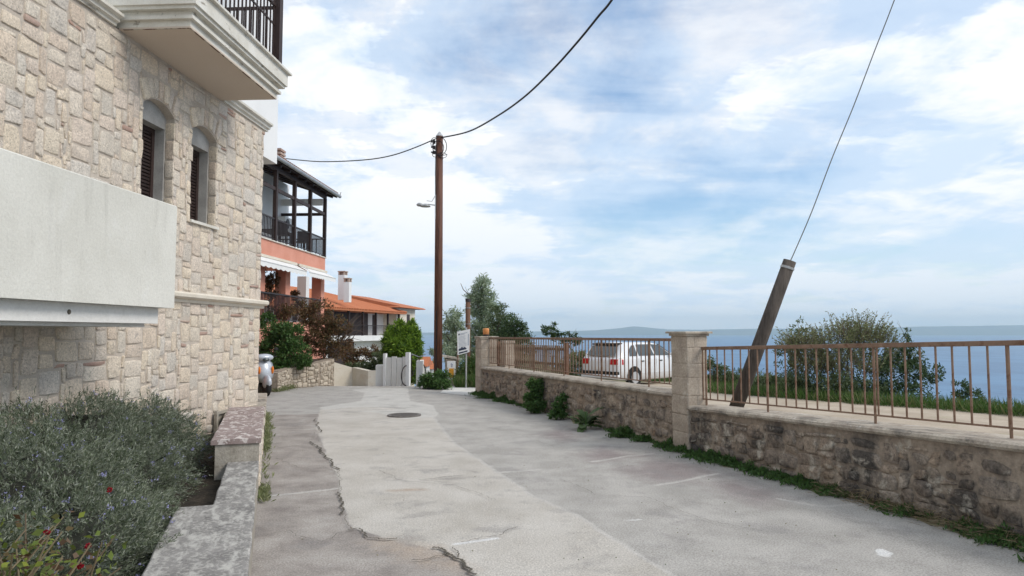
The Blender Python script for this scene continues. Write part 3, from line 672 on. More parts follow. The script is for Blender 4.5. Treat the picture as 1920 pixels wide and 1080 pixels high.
while y < ry1-.05: copy_of(bal, ro, (rx, y, zt)); y += .115
for xx in np.arange(.1, rx-.03, .115): copy_of(bal, ro, (xx, ry1, zt)); copy_of(bal, ro, (xx, ry0, zt))
MB().box(rx-.03, rx+.08, B1-.09, B1+.03, zt-.02, 9.6).build('post', m_dwood, house)
bd = MB(); bd.box(-.14+.005, -.115, 8.4, 9.6, zt, 7.6); bd.build('balcony_door', m_glass, house)
mnb = MB(); mnb.box(.03, .045, 10.36, 11.0, .0, .44); mnb.box(.0455, .09, 10.32, 10.37, .0, .47); mnb.box(.0455, .09, 10.98, 11.03, 0, .47); mnb.box(.0455, .09, 10.37, 10.98, .43, .47)
mnb.build('meter_hatch', m_oldconc, house)

# ============================================================ LOW WALLS (left, along the road)
LW = math.atan(.345)                                       # rotates +Y towards -X
def lw_frame(p): return (p.x, p.y, 0)
cb = G(484, 924)                                           # near street corner of the block
L_ = math.hypot(1, .345)
def lwall(name, label, s0, s1, x0, zt, z0, mat_body, mat_cap, capx, capt=.05, stones=False, ov=.03, mats=None):
    t_ = thing(name, label, 'low wall', (cb.x, cb.y, 0), LW)
    b = MB().box(x0, 0, s0, s1, z0, zt-capt).build('wall_body', mat_body, t_)
    cm = MB(); n = max(2, int((s1-s0)/.25)); r_ = random.Random(3)
    X0, X1 = capx
    V_ = []
    for i in range(n+1):
        y_ = s0-ov+(s1-s0+2*ov)*i/n; j1 = r_.uniform(-.006, .006); j2 = r_.uniform(-.006, .006)
        V_ += [(X0+j2, y_, zt-capt), (X1+j1, y_, zt-capt), (X1+j1, y_, zt-.008), (X1-.01+j1, y_, zt), (X0+.01+j2, y_, zt), (X0+j2, y_, zt-.008)]
    F_ = [(i*6+j, i*6+(j+1) % 6, (i+1)*6+(j+1) % 6, (i+1)*6+j) for i in range(n) for j in range(6)]+[tuple(range(6)), tuple(n*6+j for j in reversed(range(6)))]
    cm.add(V_, F_); cm.build('cap', mat_cap, t_)
    return t_, b
t1, b1 = lwall('stone_block_wall', 'short raised stone wall with pinkish lichened cap beside the house corner', 0, 3.15, -.42, .56, -.1, m_wmortar, m_pinkcap, (-.46, .02))
qs = [([(u0, v0), (u1, v0), (u1, min(v1, .5)), (u0, min(v1, .5))], 0) for (u0, v0, u1, v1, t_) in pack(3.15, .52, .062, 21, (3, 7), (2, 4))]
stone_mesh('wall_stones', qs, lambda u, v, d: (d-.004, u, v), .018, [m_stone], b1, 9, .006, .008, .01)
ef = MB().box(-.419, -.002, -.012, -.001, 0, .505).build('end_render', m_oldconc, b1)
t2, b2 = lwall('planter_wall', 'low concrete planter wall with grey and white lichened cap beside the lavender', -1.85, -.02, -.26, .33, -.1, m_oldconc, m_lichen, (-.30, 0), .035, ov=0)
near = MB(); 
t3, b3 = lwall('planter_wall', 'wider near end of the planter wall with white blotched cap at the bottom edge', -7.5, -1.87, -.5, .335, -.1, m_oldconc, m_lichen, (-.545, .004), .04, ov=0)
t4, b4 = lwall('ledge_wall', 'small lower stone ledge wall beyond the house corner under the scooter', 3.5, 7.2, -.5, .42, -.1, m_wmortar, m_wcap, (-.55, .03), .06)
qs = [([(u0, v0), (u1, v0), (u1, min(v1, .35)), (u0, min(v1, .35))], 0) for (u0, v0, u1, v1, t_) in pack(3.7, .36, .062, 22, (3, 7), (2, 4))]
stone_mesh('wall_stones', [([(a+3.5, b) for a, b in q_], m__) for q_, m__ in qs], lambda u, v, d: (d-.004, u, v), .018, [m_stone], b4, 9, .006, .008, .01)
# planter bed
pl = [(-1.0, -1.0), (-5.0, -1.0), (-4.9, 2), (-4.35, 11.6), (-3.95, 11.2), (cb.x-.2, cb.y), (-1.2, 3.0)]
tag(MB().prism(pl, -.05, .16).build('planter_soil', m_soil), kind='structure')

# ============================================================ RIGHT WALL, PILLARS, RAILINGS
RA = math.atan(.37); RO = (6.0, 0, 0)
c20, s20 = math.cos(RA), math.sin(RA)
def rw(xl, s, z): return Vector((6.0+xl*c20-s*s20, xl*s20+s*c20, z))
def cap_n(s): return .79-.033*(s-5.73)
def cap_f(s): return .79-.0052*(s-10.7)
def stone_road_wall(label, s0, s1, capf, seed):
    t_ = thing('road_wall', label, 'stone wall', RO, RA)
    body = MB(); n = 12; T = .34
    for i in range(n):
        a, b = s0+(s1-s0)*i/n, s0+(s1-s0)*(i+1)/n; za, zb = capf(a)-.07, capf(b)-.07
        body.hexa([(0, a, -.3), (T, a, -.3), (T, b, -.3), (0, b, -.3), (0, a, za), (T, a, za), (T, b, zb), (0, b, zb)])
    bo = body.build('wall_body', m_wmortar2 if seed == 31 else m_wmortar, t_)
    qs = []
    for (u0, v0, u1, v1, th) in pack(s1-s0, .84, .062, seed, (3, 7), (2, 4)):
        k0 = [(u0, v0), (u1, v0), (u1, v1), (u0, v1)]
        qs.append(([(s0+u, v*(capf(s0+u)-.09)/.84-.02) for u, v in k0], 0))
    stone_mesh('wall_stones', qs, lambda u, v, d: (-d+.002, u, v), .022, [m_wstone2 if seed == 31 else m_wstone], bo, seed, .026, .008, .036, True, .5)
    cp = MB(); n = int((s1-s0)/.3); V_ = []; r_ = random.Random(seed)
    for i in range(n+1):
        s = s0+(s1-s0)*i/n; z = capf(s); j = r_.uniform(-.006, .006)
        V_ += [(-.035, s, z-.07), (.40, s, z-.07), (.40, s, z), (-.02, s, z), (-.055+j, s, z-.018), (-.06+j, s, z-.045)]
    F_ = [(i*6+j, i*6+(j+1) % 6, (i+1)*6+(j+1) % 6, (i+1)*6+j) for i in range(n) for j in range(6)]+[tuple(range(6)), tuple(n*6+j for j in reversed(range(6)))]
    cp.add(V_, F_); cp.build('cap', m_wcap, t_)
    return t_
SP = 10.42                                             # pillar centre along wall
stone_road_wall('weathered rubble wall under the nearer brown railing at the right', .5, SP-.17, cap_n, 31)
stone_road_wall('weathered stone wall under the farther brown railing, plants at its foot', SP+.17, 19.55, cap_f, 37)
def pillar(label, s, w_, h_, mat, capw, xo=0.0, dep=None, plate=True):
    dep = dep or w_
    t_ = thing('stone_pillar', label, 'pillar', tuple(rw(0, s, 0)), RA)
    b = MB(); n = 5; r_ = random.Random(int(s*7)); V_ = []
    for i in range(n+1):
        z = -.2+(h_-.06+.2)*i/n; e = r_.uniform(-.008, .008)
        V_ += [(-.05+xo+e, -w_/2, z), (-.05+xo+dep, -w_/2+e, z), (-.05+xo+dep, w_/2, z), (-.05+xo+e, w_/2-e, z)]
    F_ = [(i*4+j, i*4+(j+1) % 4, (i+1)*4+(j+1) % 4, (i+1)*4+j) for i in range(n) for j in range(4)]+[(3, 2, 1, 0), tuple(n*4+j for j in range(4))]
    sh = b.add(V_, F_).build('shaft', mat, t_, bevel=.015)
    # coursed stones on the two visible faces
    qs = []; z = 0
    while z < h_-.12:
        hh = min(r_.uniform(.16, .3), h_-.07-z); 
        if r_.random() < .5: m1 = r_.uniform(.35, .65)*w_; qs += [([(-w_/2, z), (-w_/2+m1, z), (-w_/2+m1, z+hh), (-w_/2, z+hh)], 0), ([(-w_/2+m1, z), (w_/2, z), (w_/2, z+hh), (-w_/2+m1, z+hh)], 0)]
        else: qs.append(([(-w_/2, z), (w_/2, z), (w_/2, z+hh), (-w_/2, z+hh)], 0))
        z += hh
    stone_mesh('pillar_stones', qs, lambda u, v, d: (-.0515+xo-d, u, v), .002, [mat], sh, 4, .005, .001, .006, True, .12)
    stone_mesh('pillar_stones', [([(a*dep/w_, b_) for a, b_ in q_], m_) for q_, m_ in qs], lambda u, v, d: (-.05+xo+dep/2+u, -w_/2-.0015-d, v), .002, [mat], sh, 5, .005, .001, .006, True, .12)
    if plate:
        c_ = MB(); o1 = (capw-w_)/2
        c_.box(-.05+xo-.02, -.05+xo+dep+.02, -w_/2-.02, w_/2+.02, h_-.065, h_-.03); c_.box(-.05+xo-o1, -.05+xo+dep+o1, -w_/2-o1, w_/2+o1, h_-.03, h_, ch=.008)
        c_.build('cap', m_wcap, t_)
    return t_
pillar('stone pillar between the two railings with a thin overhanging cap', SP, .39, EYE+.005, m_pillar, .50, 0, .33)
pillar('far end stone pillar of the wall with an orange lantern on top', 19.75, .46, 1.53, m_pillar, .52)
pillar('stubby stone pillar just behind the far end of the railing', 18.95, .3, 1.42, m_pillar, .34, .42, .25)

def railing(label, s0, s1, capf, hgt, step, posts, xl=.20, skipb=()):
    t_ = thing('railing', label, 'railing', RO, RA)
    n = 6
    def strip(z0, z1, w_):
        b = MB()
        for i in range(1):
            a, c_ = s0, s1; b.hexa([(xl-w_/2, a, capf(a)+z0), (xl+w_/2, a, capf(a)+z0), (xl+w_/2, c_, capf(c_)+z0), (xl-w_/2, c_, capf(c_)+z0),
                                    (xl-w_/2, a, capf(a)+z1), (xl+w_/2, a, capf(a)+z1), (xl+w_/2, c_, capf(c_)+z1), (xl-w_/2, c_, capf(c_)+z1)])
        return b
    strip(hgt-.045, hgt, .045).build('top_rail', m_rail, t_, bevel=.004)
    strip(.075, .092, .02).build('bottom_rail', m_rail, t_)
    bl = MB().tube([(0, 0, .085), (0, 0, hgt-.04)], .0095, 8).build('baluster', m_rail, t_)
    s = s0+.06; first = True; k_ = 0
    while s < s1-.02:
        z = capf(s)
        if first: bl.location = (xl, s, z); first = False
        else:
            c_ = copy_of(bl, t_, (xl, s, z))
            if k_ in skipb: c_.rotation_euler = (R(2.6), 0, 0)
        s += step; k_ += 1
    po = MB().tube([(0, 0, -.02), (0, 0, hgt-.04)], .013, 8).build('post', m_rail, t_); po.location = (xl, posts[0]+.03, capf(posts[0]))
    for p_ in posts[1:]: copy_of(po, t_, (xl, p_+.03, capf(p_)))
    return t_
railing('nearer brown metal railing with widely spaced round bars on the wall cap', 1.2, SP-.15, cap_n, .80, .160, [2.6, 4.3, 6.02, 7.35, 8.9, 10.12])
railing('farther brown metal railing in front of the parked car', SP+.17, 19.55, cap_f, .765, .134, [11.6, 13.2, 14.8, 16.4, 18.0])

# ============================================================ GROUND COVER BEHIND THE RIGHT WALL
sheet_pts = [(rw(.42, 2, 0)), (rw(.42, 10, 0)), (rw(.42, 18.8, 0)), Vector((1.2, 22, 0)), Vector((3, 26.5, 0)), Vector((7.2, 26, 0)), Vector((6.5, 21.5, 0)), Vector((5.6, 19.2, 0)), Vector((6.4, 17.8, 0)), Vector((7.5, 15.9, 0)), Vector((8.3, 14.4, 0)), Vector((9.5, 12.5, 0)), Vector((14, 6, 0)), Vector((16, 0, 0))]
import bmesh
bm = bmesh.new(); poly = [(p.x, p.y) for p in sheet_pts]
def inside(x, y):
    c_ = False; j = len(poly)-1
    for i in range(len(poly)):
        xi, yi = poly[i]; xj, yj = poly[j]
        if (yi > y) != (yj > y) and x < (xj-xi)*(y-yi)/(yj-yi)+xi: c_ = not c_
        j = i
    return c_
V = []; F = []; idx = {}
st_ = .25
def gbil(x, y):
    # height of the ground mesh (bilinear on its own grid)
    i = max(0, min(len(xs)-2, int(np.searchsorted(xs, x))-1)); j = max(0, min(len(ys)-2, int(np.searchsorted(ys, y))-1))
    a = (x-xs[i])/(xs[i+1]-xs[i]); b = (y-ys[j])/(ys[j+1]-ys[j])
    return (gz(xs[i], ys[j])*(1-a)+gz(xs[i+1], ys[j])*a)*(1-b)+(gz(xs[i], ys[j+1])*(1-a)+gz(xs[i+1], ys[j+1])*a)*b
def vi(i, j):
    if (i, j) not in idx:
        x, y = i*st_, j*st_; idx[(i, j)] = len(V); V.append((x, y, gbil(x, y)+.012))
    return idx[(i, j)]
for j in range(0, 110):
    for i in range(-8, 70):
        x, y = (i+.5)*st_, (j+.5)*st_
        if inside(x+.25*mn.noise(Vector((x, y, 3))), y+.25*mn.noise(Vector((x, y, 9)))): F.append((vi(i, j), vi(i+1, j), vi(i+1, j+1), vi(i, j+1)))
tag(npmesh('sand_track', V, F, m_sand, None, None, True), kind='structure')

rng = np.random.default_rng(3)
def grass(name, pts, h, w_, mat, seed, lean=.35):
    r = np.random.default_rng(seed); P = np.array(pts); D = np.stack([r.normal(size=len(P))*lean, r.normal(size=len(P))*lean, np.ones(len(P))], 1)
    return tag(leaves(name, P, D, h, w_, mat, None, r, .5), kind='stuff')
# grass verge along the cliff edge
P = []
for _ in range(64000):
    y = rng.uniform(5, 31); xe = interp(y, EY, EX); 
    inner = interp(y, [5, 12.5, 14.4, 15.9, 17.8, 19.2, 21.5, 26, 31], [14.5, 9.5, 8.3, 7.5, 6.4, 5.6, 6.5, 7.2, 4.0])
    x = rng.uniform(inner-.25, max(xe, inner)+2.0)
    if mn.noise(Vector((x*.9, y*.9, 2))) < -.32: continue
    P.append((x, y, gbil(x, y)-.02))
grass('grass', P, .25, .015, m_grass, 5, .55)
P = []
for _ in range(1500):
    s = rng.uniform(2, 18); xl = .45+abs(rng.normal())*.35
    p = rw(xl, s, 0)
    if mn.noise(Vector((s*1.3, 3, 2))) < .05: continue
    P.append((p.x, p.y, gbil(p.x, p.y)))
grass('wall_side_grass', P, .10, .01, m_grass, 6)

# ============================================================ VEGETATION BUILDERS
def branches(mb, base, top, r0, levels, rngp, spread=.5, n=4, seglen=5, bend=.08):
    pts = [Vector(base)]; d_ = (Vector(top)-Vector(base)); 
    for i in range(1, seglen+1):
        p = Vector(base)+d_*(i/seglen)+Vector((rngp.uniform(-1, 1), rngp.uniform(-1, 1), 0))*bend*d_.length*(i/seglen)*.6; pts.append(p)
    rr = [r0*(1-.72*i/seglen) for i in range(seglen+1)]
    mb.tube(pts, rr, 6, caps=False)
    if levels > 0:
        for k_ in range(n):
            f_ = rngp.uniform(.3, .95); b_ = pts[0].lerp(pts[-1], f_); i_ = min(seglen, max(1, int(round(f_*seglen)))); b_ = pts[i_]
            an = rngp.uniform(0, 6.28); ln = d_.length*rngp.uniform(.22, .42)
            t_ = b_+Vector((math.cos(an)*spread, math.sin(an)*spread, rngp.uniform(.4, .9)))*ln
            branches(mb, b_, t_, rr[i_]*.65, levels-1, rngp, spread, max(2, n-1), max(3, seglen-1), bend)
def tree(name, label, cat, base, trunk_top, r0, blobs, density, ll, lw_, mat, seed, group=None, shell=.35, lv=2, droop=0.0, bark=None, spread=.5, nb=4):
    base = Vector(base); t_ = thing(name, label, cat, tuple(base), 0, group); rp_ = random.Random(seed); r = np.random.default_rng(seed)
    b = MB(); branches(b, (0, 0, -.2), Vector(trunk_top)-base, r0, lv, rp_, spread, nb); b.build('trunk', bark or m_bark, t_, True)
    bl = [(tuple(Vector(c_)-base), rr) for c_, rr in blobs]
    P_, D2 = crown(r, bl, density*2.3, shell); ll *= 1.25; lw_ *= 1.3
    if droop: D2 = D2*(1-droop)+np.array([0, 0, -1])*droop
    leaves('crown', P_, D2, ll, lw_, mat, t_, r); return t_

# --- trees beyond the far end
def B(px, py, Y, rx, rz, ry=None): 
    c_ = at(px, py, Y); k_ = Y/FPX; return ((c_.x, c_.y, c_.z), (rx*k_, (ry or (rx+rz)/2)*k_, rz*k_))
tree('eucalyptus_tree', 'tall grey-green eucalyptus with a narrow top rising above the other trees', 'tree', at(905, 722, 33), at(903, 540, 33), .14,
     [B(903, 535, 33, 16, 28), B(893, 572, 33, 20, 30), B(918, 572, 33, 18, 32), B(903, 615, 33, 30, 30), B(885, 650, 33, 24, 34), B(922, 640, 33, 24, 34)], 620, .15, .032, m_euc, 11, droop=.35, shell=.15)
tree('silvery_tree', 'loose silvery tree left of the tall eucalyptus', 'tree', at(852, 725, 31), at(852, 590, 31), .10,
     [B(850, 598, 31, 16, 24), B(842, 632, 31, 13, 28), B(864, 628, 31, 16, 30), B(850, 664, 31, 18, 24)], 850, .13, .028, m_euc, 12, droop=.3, shell=.15)
tree('olive_tree', 'rounded mid-green tree right of the tall eucalyptus', 'tree', at(935, 722, 31), at(935, 600, 31), .12,
     [B(930, 588, 31, 20, 22), B(942, 615, 31, 26, 26), B(925, 640, 31, 24, 30), B(958, 650, 31, 22, 30)], 650, .10, .03, m_olive, 13, shell=.2)
tree('dark_tree', 'dark dense tree above the far end of the railing', 'tree', at(965, 722, 29), at(965, 610, 29), .12,
     [B(960, 612, 29, 24, 22), B(980, 625, 29, 18, 20), B(948, 635, 29, 22, 22), B(975, 655, 29, 28, 30)], 850, .08, .03, m_dgreen, 14, shell=.2)
tree('sapling', 'sparse dark sapling above the railing between the dark tree and the car', 'tree', at(1035, 700, 27), at(1035, 615, 27), .03,
     [B(1024, 622, 27, 8, 13), B(1038, 620, 27, 9, 15), B(1050, 630, 27, 8, 9)], 900, .09, .03, m_dgreen, 15, shell=.1, nb=3)
tree('sapling', 'small dark sapling above the railing just left of the parked car', 'tree', at(1072, 700, 27), at(1072, 625, 27), .03,
     [B(1070, 630, 27, 12, 8), B(1080, 640, 27, 10, 10), B(1062, 642, 27, 10, 9)], 900, .08, .03, m_dgreen, 16, shell=.1, nb=3)
tree('bush', 'yellow-green bush behind the railing left of the parked car', 'bush', at(1078, 725, 24), at(1078, 680, 24), .03,
     [B(1075, 690, 24, 26, 26), B(1090, 670, 24, 12, 16), B(1055, 700, 24, 20, 20)], 1500, .07, .022, m_spring, 17, shell=.3, lv=1)
tree('bush', 'tall green weeds in the gap left of the end pillar', 'bush', at(880, 718, 22.5), at(880, 690, 22.5), .02,
     [B(878, 695, 22.5, 20, 20), B(888, 680, 22.5, 12, 16), B(872, 708, 22.5, 20, 12)], 2600, .09, .014, m_grass, 18, shell=.3, lv=1)
# --- right hand trees on the cliff edge
def spiky(name, label, base, blobs, n, ln, mat, seed, r0=.05):
    """fine upright twigs carrying small young leaves"""
    base = Vector(base); t_ = thing(name, label, 'tree', tuple(base)); rp_ = random.Random(seed); r = np.random.default_rng(seed)
    b = MB()
    for k_ in range(4): 
        bb = blobs[k_ % len(blobs)][0]; branches(b, (rp_.uniform(-.15, .15), 0, -.4), (Vector(bb)-base), r0, 1, rp_, .5, 4)
    P_ = []; D2 = []
    for k_ in range(n):
        c_, rr = blobs[rp_.randrange(len(blobs))]; th = rp_.uniform(0, 6.28); u_ = rp_.random()**.5
        a = Vector((c_[0]+rr[0]*u_*math.cos(th), c_[1]+rr[1]*u_*math.sin(th), c_[2]+rr[2]*rp_.uniform(-.8, .75)*(1-u_*.5)))-base
        out = Vector((math.cos(th)*u_*.7, math.sin(th)*u_*.7, 1)).normalized()
        l_ = ln*rp_.uniform(.5, 1.3); e = a+out*l_
        b.tube([a, a.lerp(e, .5)+Vector((rp_.uniform(-.02, .02), rp_.uniform(-.02, .02), 0)), e], [.007, .005, .002], 3, caps=False)
        m_ = rp_.randint(9, 16)
        for j in range(m_):
            p_ = a.lerp(e, (j+.3)/m_); P_.append(p_); D2.append((out.x+rp_.gauss(0, .8), out.y+rp_.gauss(0, .8), out.z*.6+rp_.gauss(0, .5)))
    b.build('trunk', m_twig, t_, True); leaves('crown', P_, D2, .065, .026, mat, t_, r); return t_
spiky('flowering_tree', 'wide twiggy spring tree with young pale leaves behind the nearer railing', at(1590, 790, 17.5),
      [B(1590, 640, 17.5, 60, 42), B(1555, 660, 17.5, 60, 42), B(1640, 655, 17.5, 48, 38), B(1600, 690, 17.5, 80, 36), B(1530, 690, 17.5, 40, 30), B(1615, 630, 17.5, 40, 30), B(1500, 655, 17.5, 34, 30), B(1660, 690, 17.5, 50, 30)], 1150, .40, m_spring, 21)
tree('dark_shrub_tree', 'dark green pointed shrub at the right edge of the twiggy tree', 'tree', at(1700, 790, 17), at(1700, 650, 17), .05,
     [B(1704, 628, 17, 5, 16), B(1700, 655, 17, 15, 22), B(1712, 690, 17, 28, 26), B(1675, 700, 17, 36, 34), B(1745, 705, 17, 22, 22), B(1695, 735, 17, 50, 26)], 1100, .055, .024, m_dgreen, 22, shell=.2)
tree('dark_shrub_tree', 'dark leafy shrub at the left edge of the twiggy tree', 'tree', at(1490, 770, 18), at(1490, 640, 18), .04,
     [B(1501, 598, 18, 5, 6), B(1495, 625, 18, 16, 18), B(1478, 650, 18, 22, 22), B(1490, 690, 18, 26, 34), B(1545, 680, 18, 22, 40)], 700, .06, .025, m_olive, 23, shell=.15)
tree('bush', 'low dark bush on the cliff edge right of the twiggy tree', 'bush', at(1802, 775, 15.5), at(1802, 730, 15.5), .03,
     [B(1800, 727, 15.5, 18, 16), B(1825, 738, 15.5, 14, 12), B(1812, 752, 15.5, 34, 14)], 1300, .05, .02, m_dgreen, 24, shell=.2)
tree('bush', 'scrubby bush by the foot of the leaning pole beyond the track', 'bush', at(1340, 745, 22), at(1340, 690, 22), .03,
     [B(1330, 690, 22, 14, 22), B(1352, 700, 22, 16, 16), B(1385, 712, 22, 28, 16), B(1430, 716, 20, 34, 16)], 1700, .07, .022, m_olive, 25, shell=.2)
tree('bush', 'tangle of low scrub under the twiggy tree', 'bush', at(1600, 780, 17), at(1600, 735, 17), .03,
     [B(1560, 722, 17, 40, 20), B(1620, 728, 17, 46, 22), B(1500, 720, 17.5, 40, 18)], 1900, .06, .022, m_olive, 26, shell=.2)

# ============================================================ UTILITY POLE, CABLES, LEANING POLE
YP = 21.5
pb_ = at(821, 712, YP); pt_ = at(822, 256, YP)
gzp = -.1
up_ = thing('utility_pole', 'tall red-brown wooden utility pole with a lamp arm and wire coils at its top', 'utility pole', (pb_.x, YP, gzp))
hp_ = pt_.z-gzp
MB().tube([(0, 0, -.3), (0, 0, hp_*.5), (0, 0, hp_)], [.135, .125, .11], 16).lathe([(.11, 0), (.0, .09)], (0, 0, hp_-.001), 16).build('pole_shaft', m_pole, up_, True)
MB().lathe([(.118, 0), (.118, .02), (.02, .15), (.0, .15)], (0, 0, hp_), 12).build('pole_cap', m_metal, up_)
cl = MB()
def loop(c_, r_, ax, n=16, th=.012, a0=0, a1=6.28):
    pts = []
    for i in range(n+1):
        a = a0+(a1-a0)*i/n; pts.append((c_[0]+r_*math.cos(a)*ax[0], c_[1]+r_*math.cos(a)*ax[1], c_[2]+r_*math.sin(a)*ax[2]))
    cl.tube(pts, th, 6)
loop((.02, -.14, hp_-.35), .22, (1, .1, 1.35)); loop((-.02, -.15, hp_-.4), .17, (1, .1, 1.3)); loop((-.12, -.1, hp_-.25), .13, (1, .6, 1.5), th=.01)
loop((.1, -.1, hp_-.62), .14, (1, .3, .6), th=.008); loop((-.12, -.1, hp_-.6), .09, (1, .3, .9), th=.009)
cl.tube([(-.10, -.10, hp_-.3), (-.11, -.09, hp_-1.2), (-.1, -.1, hp_-2.0)], .012, 6)
cl.tube([(-.05, -.14, .2), (-.04, -.13, 2.4)], .012, 6)
cl.build('wire_coil', m_cable, up_)
br = MB()
for i, zz in enumerate((.25, .42, .58)): br.box(-.2, -.12, -.12, -.05, hp_-zz, hp_-zz+.1); br.tube([(-.16, -.1, hp_-zz+.05), (-.25, -.12, hp_-zz+.05)], .025, 8)
br.tube([(-.13, 0, hp_-.7), (.13, -.02, hp_-.7)], .01, 6); br.tube([(.0, -.13, hp_-.66), (.26, -.1, hp_-.6)], .01, 6)
br.build('insulator', m_iron, up_)
lz = at(822, 384, YP).z-gzp
am = MB(); am.tube([(-.1, -.03, lz-.02), (-.3, -.05, lz-.0), (-.42, -.06, lz+.01)], .017, 8); am.tube([(-.12, -.03, lz+.28), (-.22, -.04, lz+.1), (-.38, -.05, lz+.12)], .01, 6); am.tube([(-.1, -.1, lz+.3), (-.1, -.1, lz-.45)], .014, 6)
am.build('lamp_arm', m_metal, up_)
lh = MB(); lh.ellipsoid((-.40, -.06, lz+.01), (.10, .07, .06), 14, 8); lo_ = lh.build('lamp_head', m_metal, up_, True); lo_.rotation_euler = (0, R(-2), 0)
MB().lathe([(.15, 0), (.165, .0), (.13, .045), (.06, .085), (.0, .09), (.055, .075), (.12, .035)], (-.42, -.06, lz-.07), 16).build('lamp_shade', m_metal, up_, True)
# overhead cables
def sag(name, pts, r_, mat, label):
    b = MB(); P = [Vector(p) for p in pts]; out = []
    n = len(P)
    for i in range(n-1):
        p0 = P[max(0, i-1)]; p1 = P[i]; p2 = P[i+1]; p3 = P[min(n-1, i+2)]
        for k_ in range(8):
            t_ = k_/8; out.append(.5*((2*p1)+(-p0+p2)*t_+(2*p0-5*p1+4*p2-p3)*t_*t_+(-p0+3*p1-3*p2+p3)*t_**3))
    out.append(P[-1]); b.tube(out, r_, 6)
    return tag(b.build(name, mat, None, True), label, 'cable')
w1 = [(828, 258, 21.4), (880, 246, 19.8), (935, 216, 17.6), (985, 180, 15.8), (1035, 132, 14.2), (1080, 82, 13), (1120, 33, 12), (1160, -20, 11), (1300, -260, 8.6), (1500, -700, 6.5)]
sag('overhead_cable', [at(*p) for p in w1], .022, m_cable, 'thick twisted black overhead cable rising from the pole to the top of the photo')
w2 = [(815, 261, 21.4), (780, 276, 21.9), (740, 290, 22.5), (700, 298, 23.2), (650, 302, 24), (600, 303, 25), (560, 300, 26), (525, 296, 27)]
sag('overhead_cable', [at(*p) for p in w2], .018, m_cable, 'black overhead cable sagging from the pole to the salmon house')
b0 = at(1381, 762, 9.95); t0 = at(1481, 489, 9.75); dd_ = (t0-b0)
lp = thing('leaning_pole', 'grey wooden pole leaning right behind the nearer railing, held by a wire', 'pole', tuple(b0-dd_*.12))
MB().tube([(0, 0, 0), tuple(dd_*.6), tuple(dd_*1.12)], [.098, .093, .088], 16).build('pole_shaft', m_gpole, lp, True)
lc_ = MB(); ax_ = dd_.normalized(); lc_.tube([tuple(dd_*1.065), tuple(dd_*1.08)], .096, 14); lc_.tube([tuple(dd_*1.07+Vector((-.02, -.09, 0))), tuple(dd_*1.12+Vector((0, -.03, .02)))], .008, 6); lc_.build('wire_clamp', m_metal, lp)
sag('guy_wire', [at(1481, 492, 9.75), at(1520, 402, 9.5), at(1560, 297, 9.3), at(1600, 200, 9.1), at(1640, 95, 8.9), at(1677, 0, 8.7), at(1800, -330, 8.0)], .0075, m_wire, 'thin steel guy wire running up from the leaning pole out of the photo')

# ============================================================ SALMON HOUSE (mid distance)
h2 = thing('salmon_house', 'salmon rendered house with dark timber roofed balcony and white awnings', 'house', (-9.8, 0, 0), FA)
def Y2(px, off=0.0): return (9.8-off)/((960-px)/FPX+.0615)/ca
P2 = [Y2(512), Y2(548), Y2(578), Y2(606)]; E2 = P2[3]
zsl = at(606, 482, 29.4).z; zsb = at(606, 507, 29.4).z; zbm = at(606, 366, 29.4).z; zter = 2.0
b = MB(); b.box(-8, 0, 16, E2+.15, zsb, zsl-.04); b.build('floor_slab', m_salmon, h2)
MB().box(-8, .05, 16, E2+.2, zsl-.04, zsl).build('slab_edge', m_trim, h2)
# upper wall, white, recessed
b = MB(); b.box(-8, -1.9, 16, Y2(536, -1.9), zsl, zbm+.6); b.box(-8, -2.6, Y2(536, -1.9), E2-1.2, zsl, zsl+.9); b.build('upper_wall', m_white, h2)
b = MB(); b.box(-8, -2.2, 16, E2-1.4, -1, zsb-.001); b.build('ground_wall', m_whitewash, h2)
# roof: thin tiled slab sloping up to the back
rf = MB(); ye = E2+.6; x1 = .34
rf.hexa([(x1, 15, zbm-.02), (x1, ye, zbm-.02), (-6, ye, zbm+1.9), (-6, 15, zbm+1.9), (x1, 15, zbm+.10), (x1, ye, zbm+.10), (-6, ye, zbm+2.02), (-6, 15, zbm+2.02)])
roof2 = rf.build('roof', m_dwood, h2)
ti = MB()
y = 15.1
while y < ye-.05:
    ti.tube([(x1+.05, y, zbm+.14), (-6, y, zbm+2.06)], .07, 6); y += .2
ti.build('roof_tiles', m_rooftile_d, roof2)
gt = MB(); gt.tube([(x1+.09, 15, zbm+.06), (x1+.09, ye+.1, zbm+.06)], .07, 8); gt.tube([(x1+.1, ye+.02, zbm+.08), (x1+.12, ye+.1, zbm+.24)], .03, 6); gt.build('gutter', m_metal, roof2)
for ry in np.arange(16, E2+.2, .8): MB().beam((.28, ry, zbm-.06), (-2, ry, zbm+.7), .07, .1).build('rafter', m_dwood, roof2)
MB().box(-.06, .06, 16, E2+.05, zbm-.16, zbm-.02).build('eave_beam', m_dwood, h2)
pz = at(606, 402, 29.4).z
MB().box(-.035, .035, 16, E2, pz-.06, pz+.06).build('cross_beam', m_dwood, h2)
MB().box(-2.5, -.05, E2-.035, E2+.035, pz-.06, pz+.06).build('cross_beam', m_dwood, h2)
for y in [P2[0]-1.75, P2[0]-3.5]+P2: MB().box(-.065, .065, y-.065, y+.065, zsl, zbm-.1605).build('post', m_dwood, h2)
MB().box(-2.4, -.1, E2-.02, E2+.02, zbm-.45, zbm-.16).build('scalloped_valance', m_awning, h2)
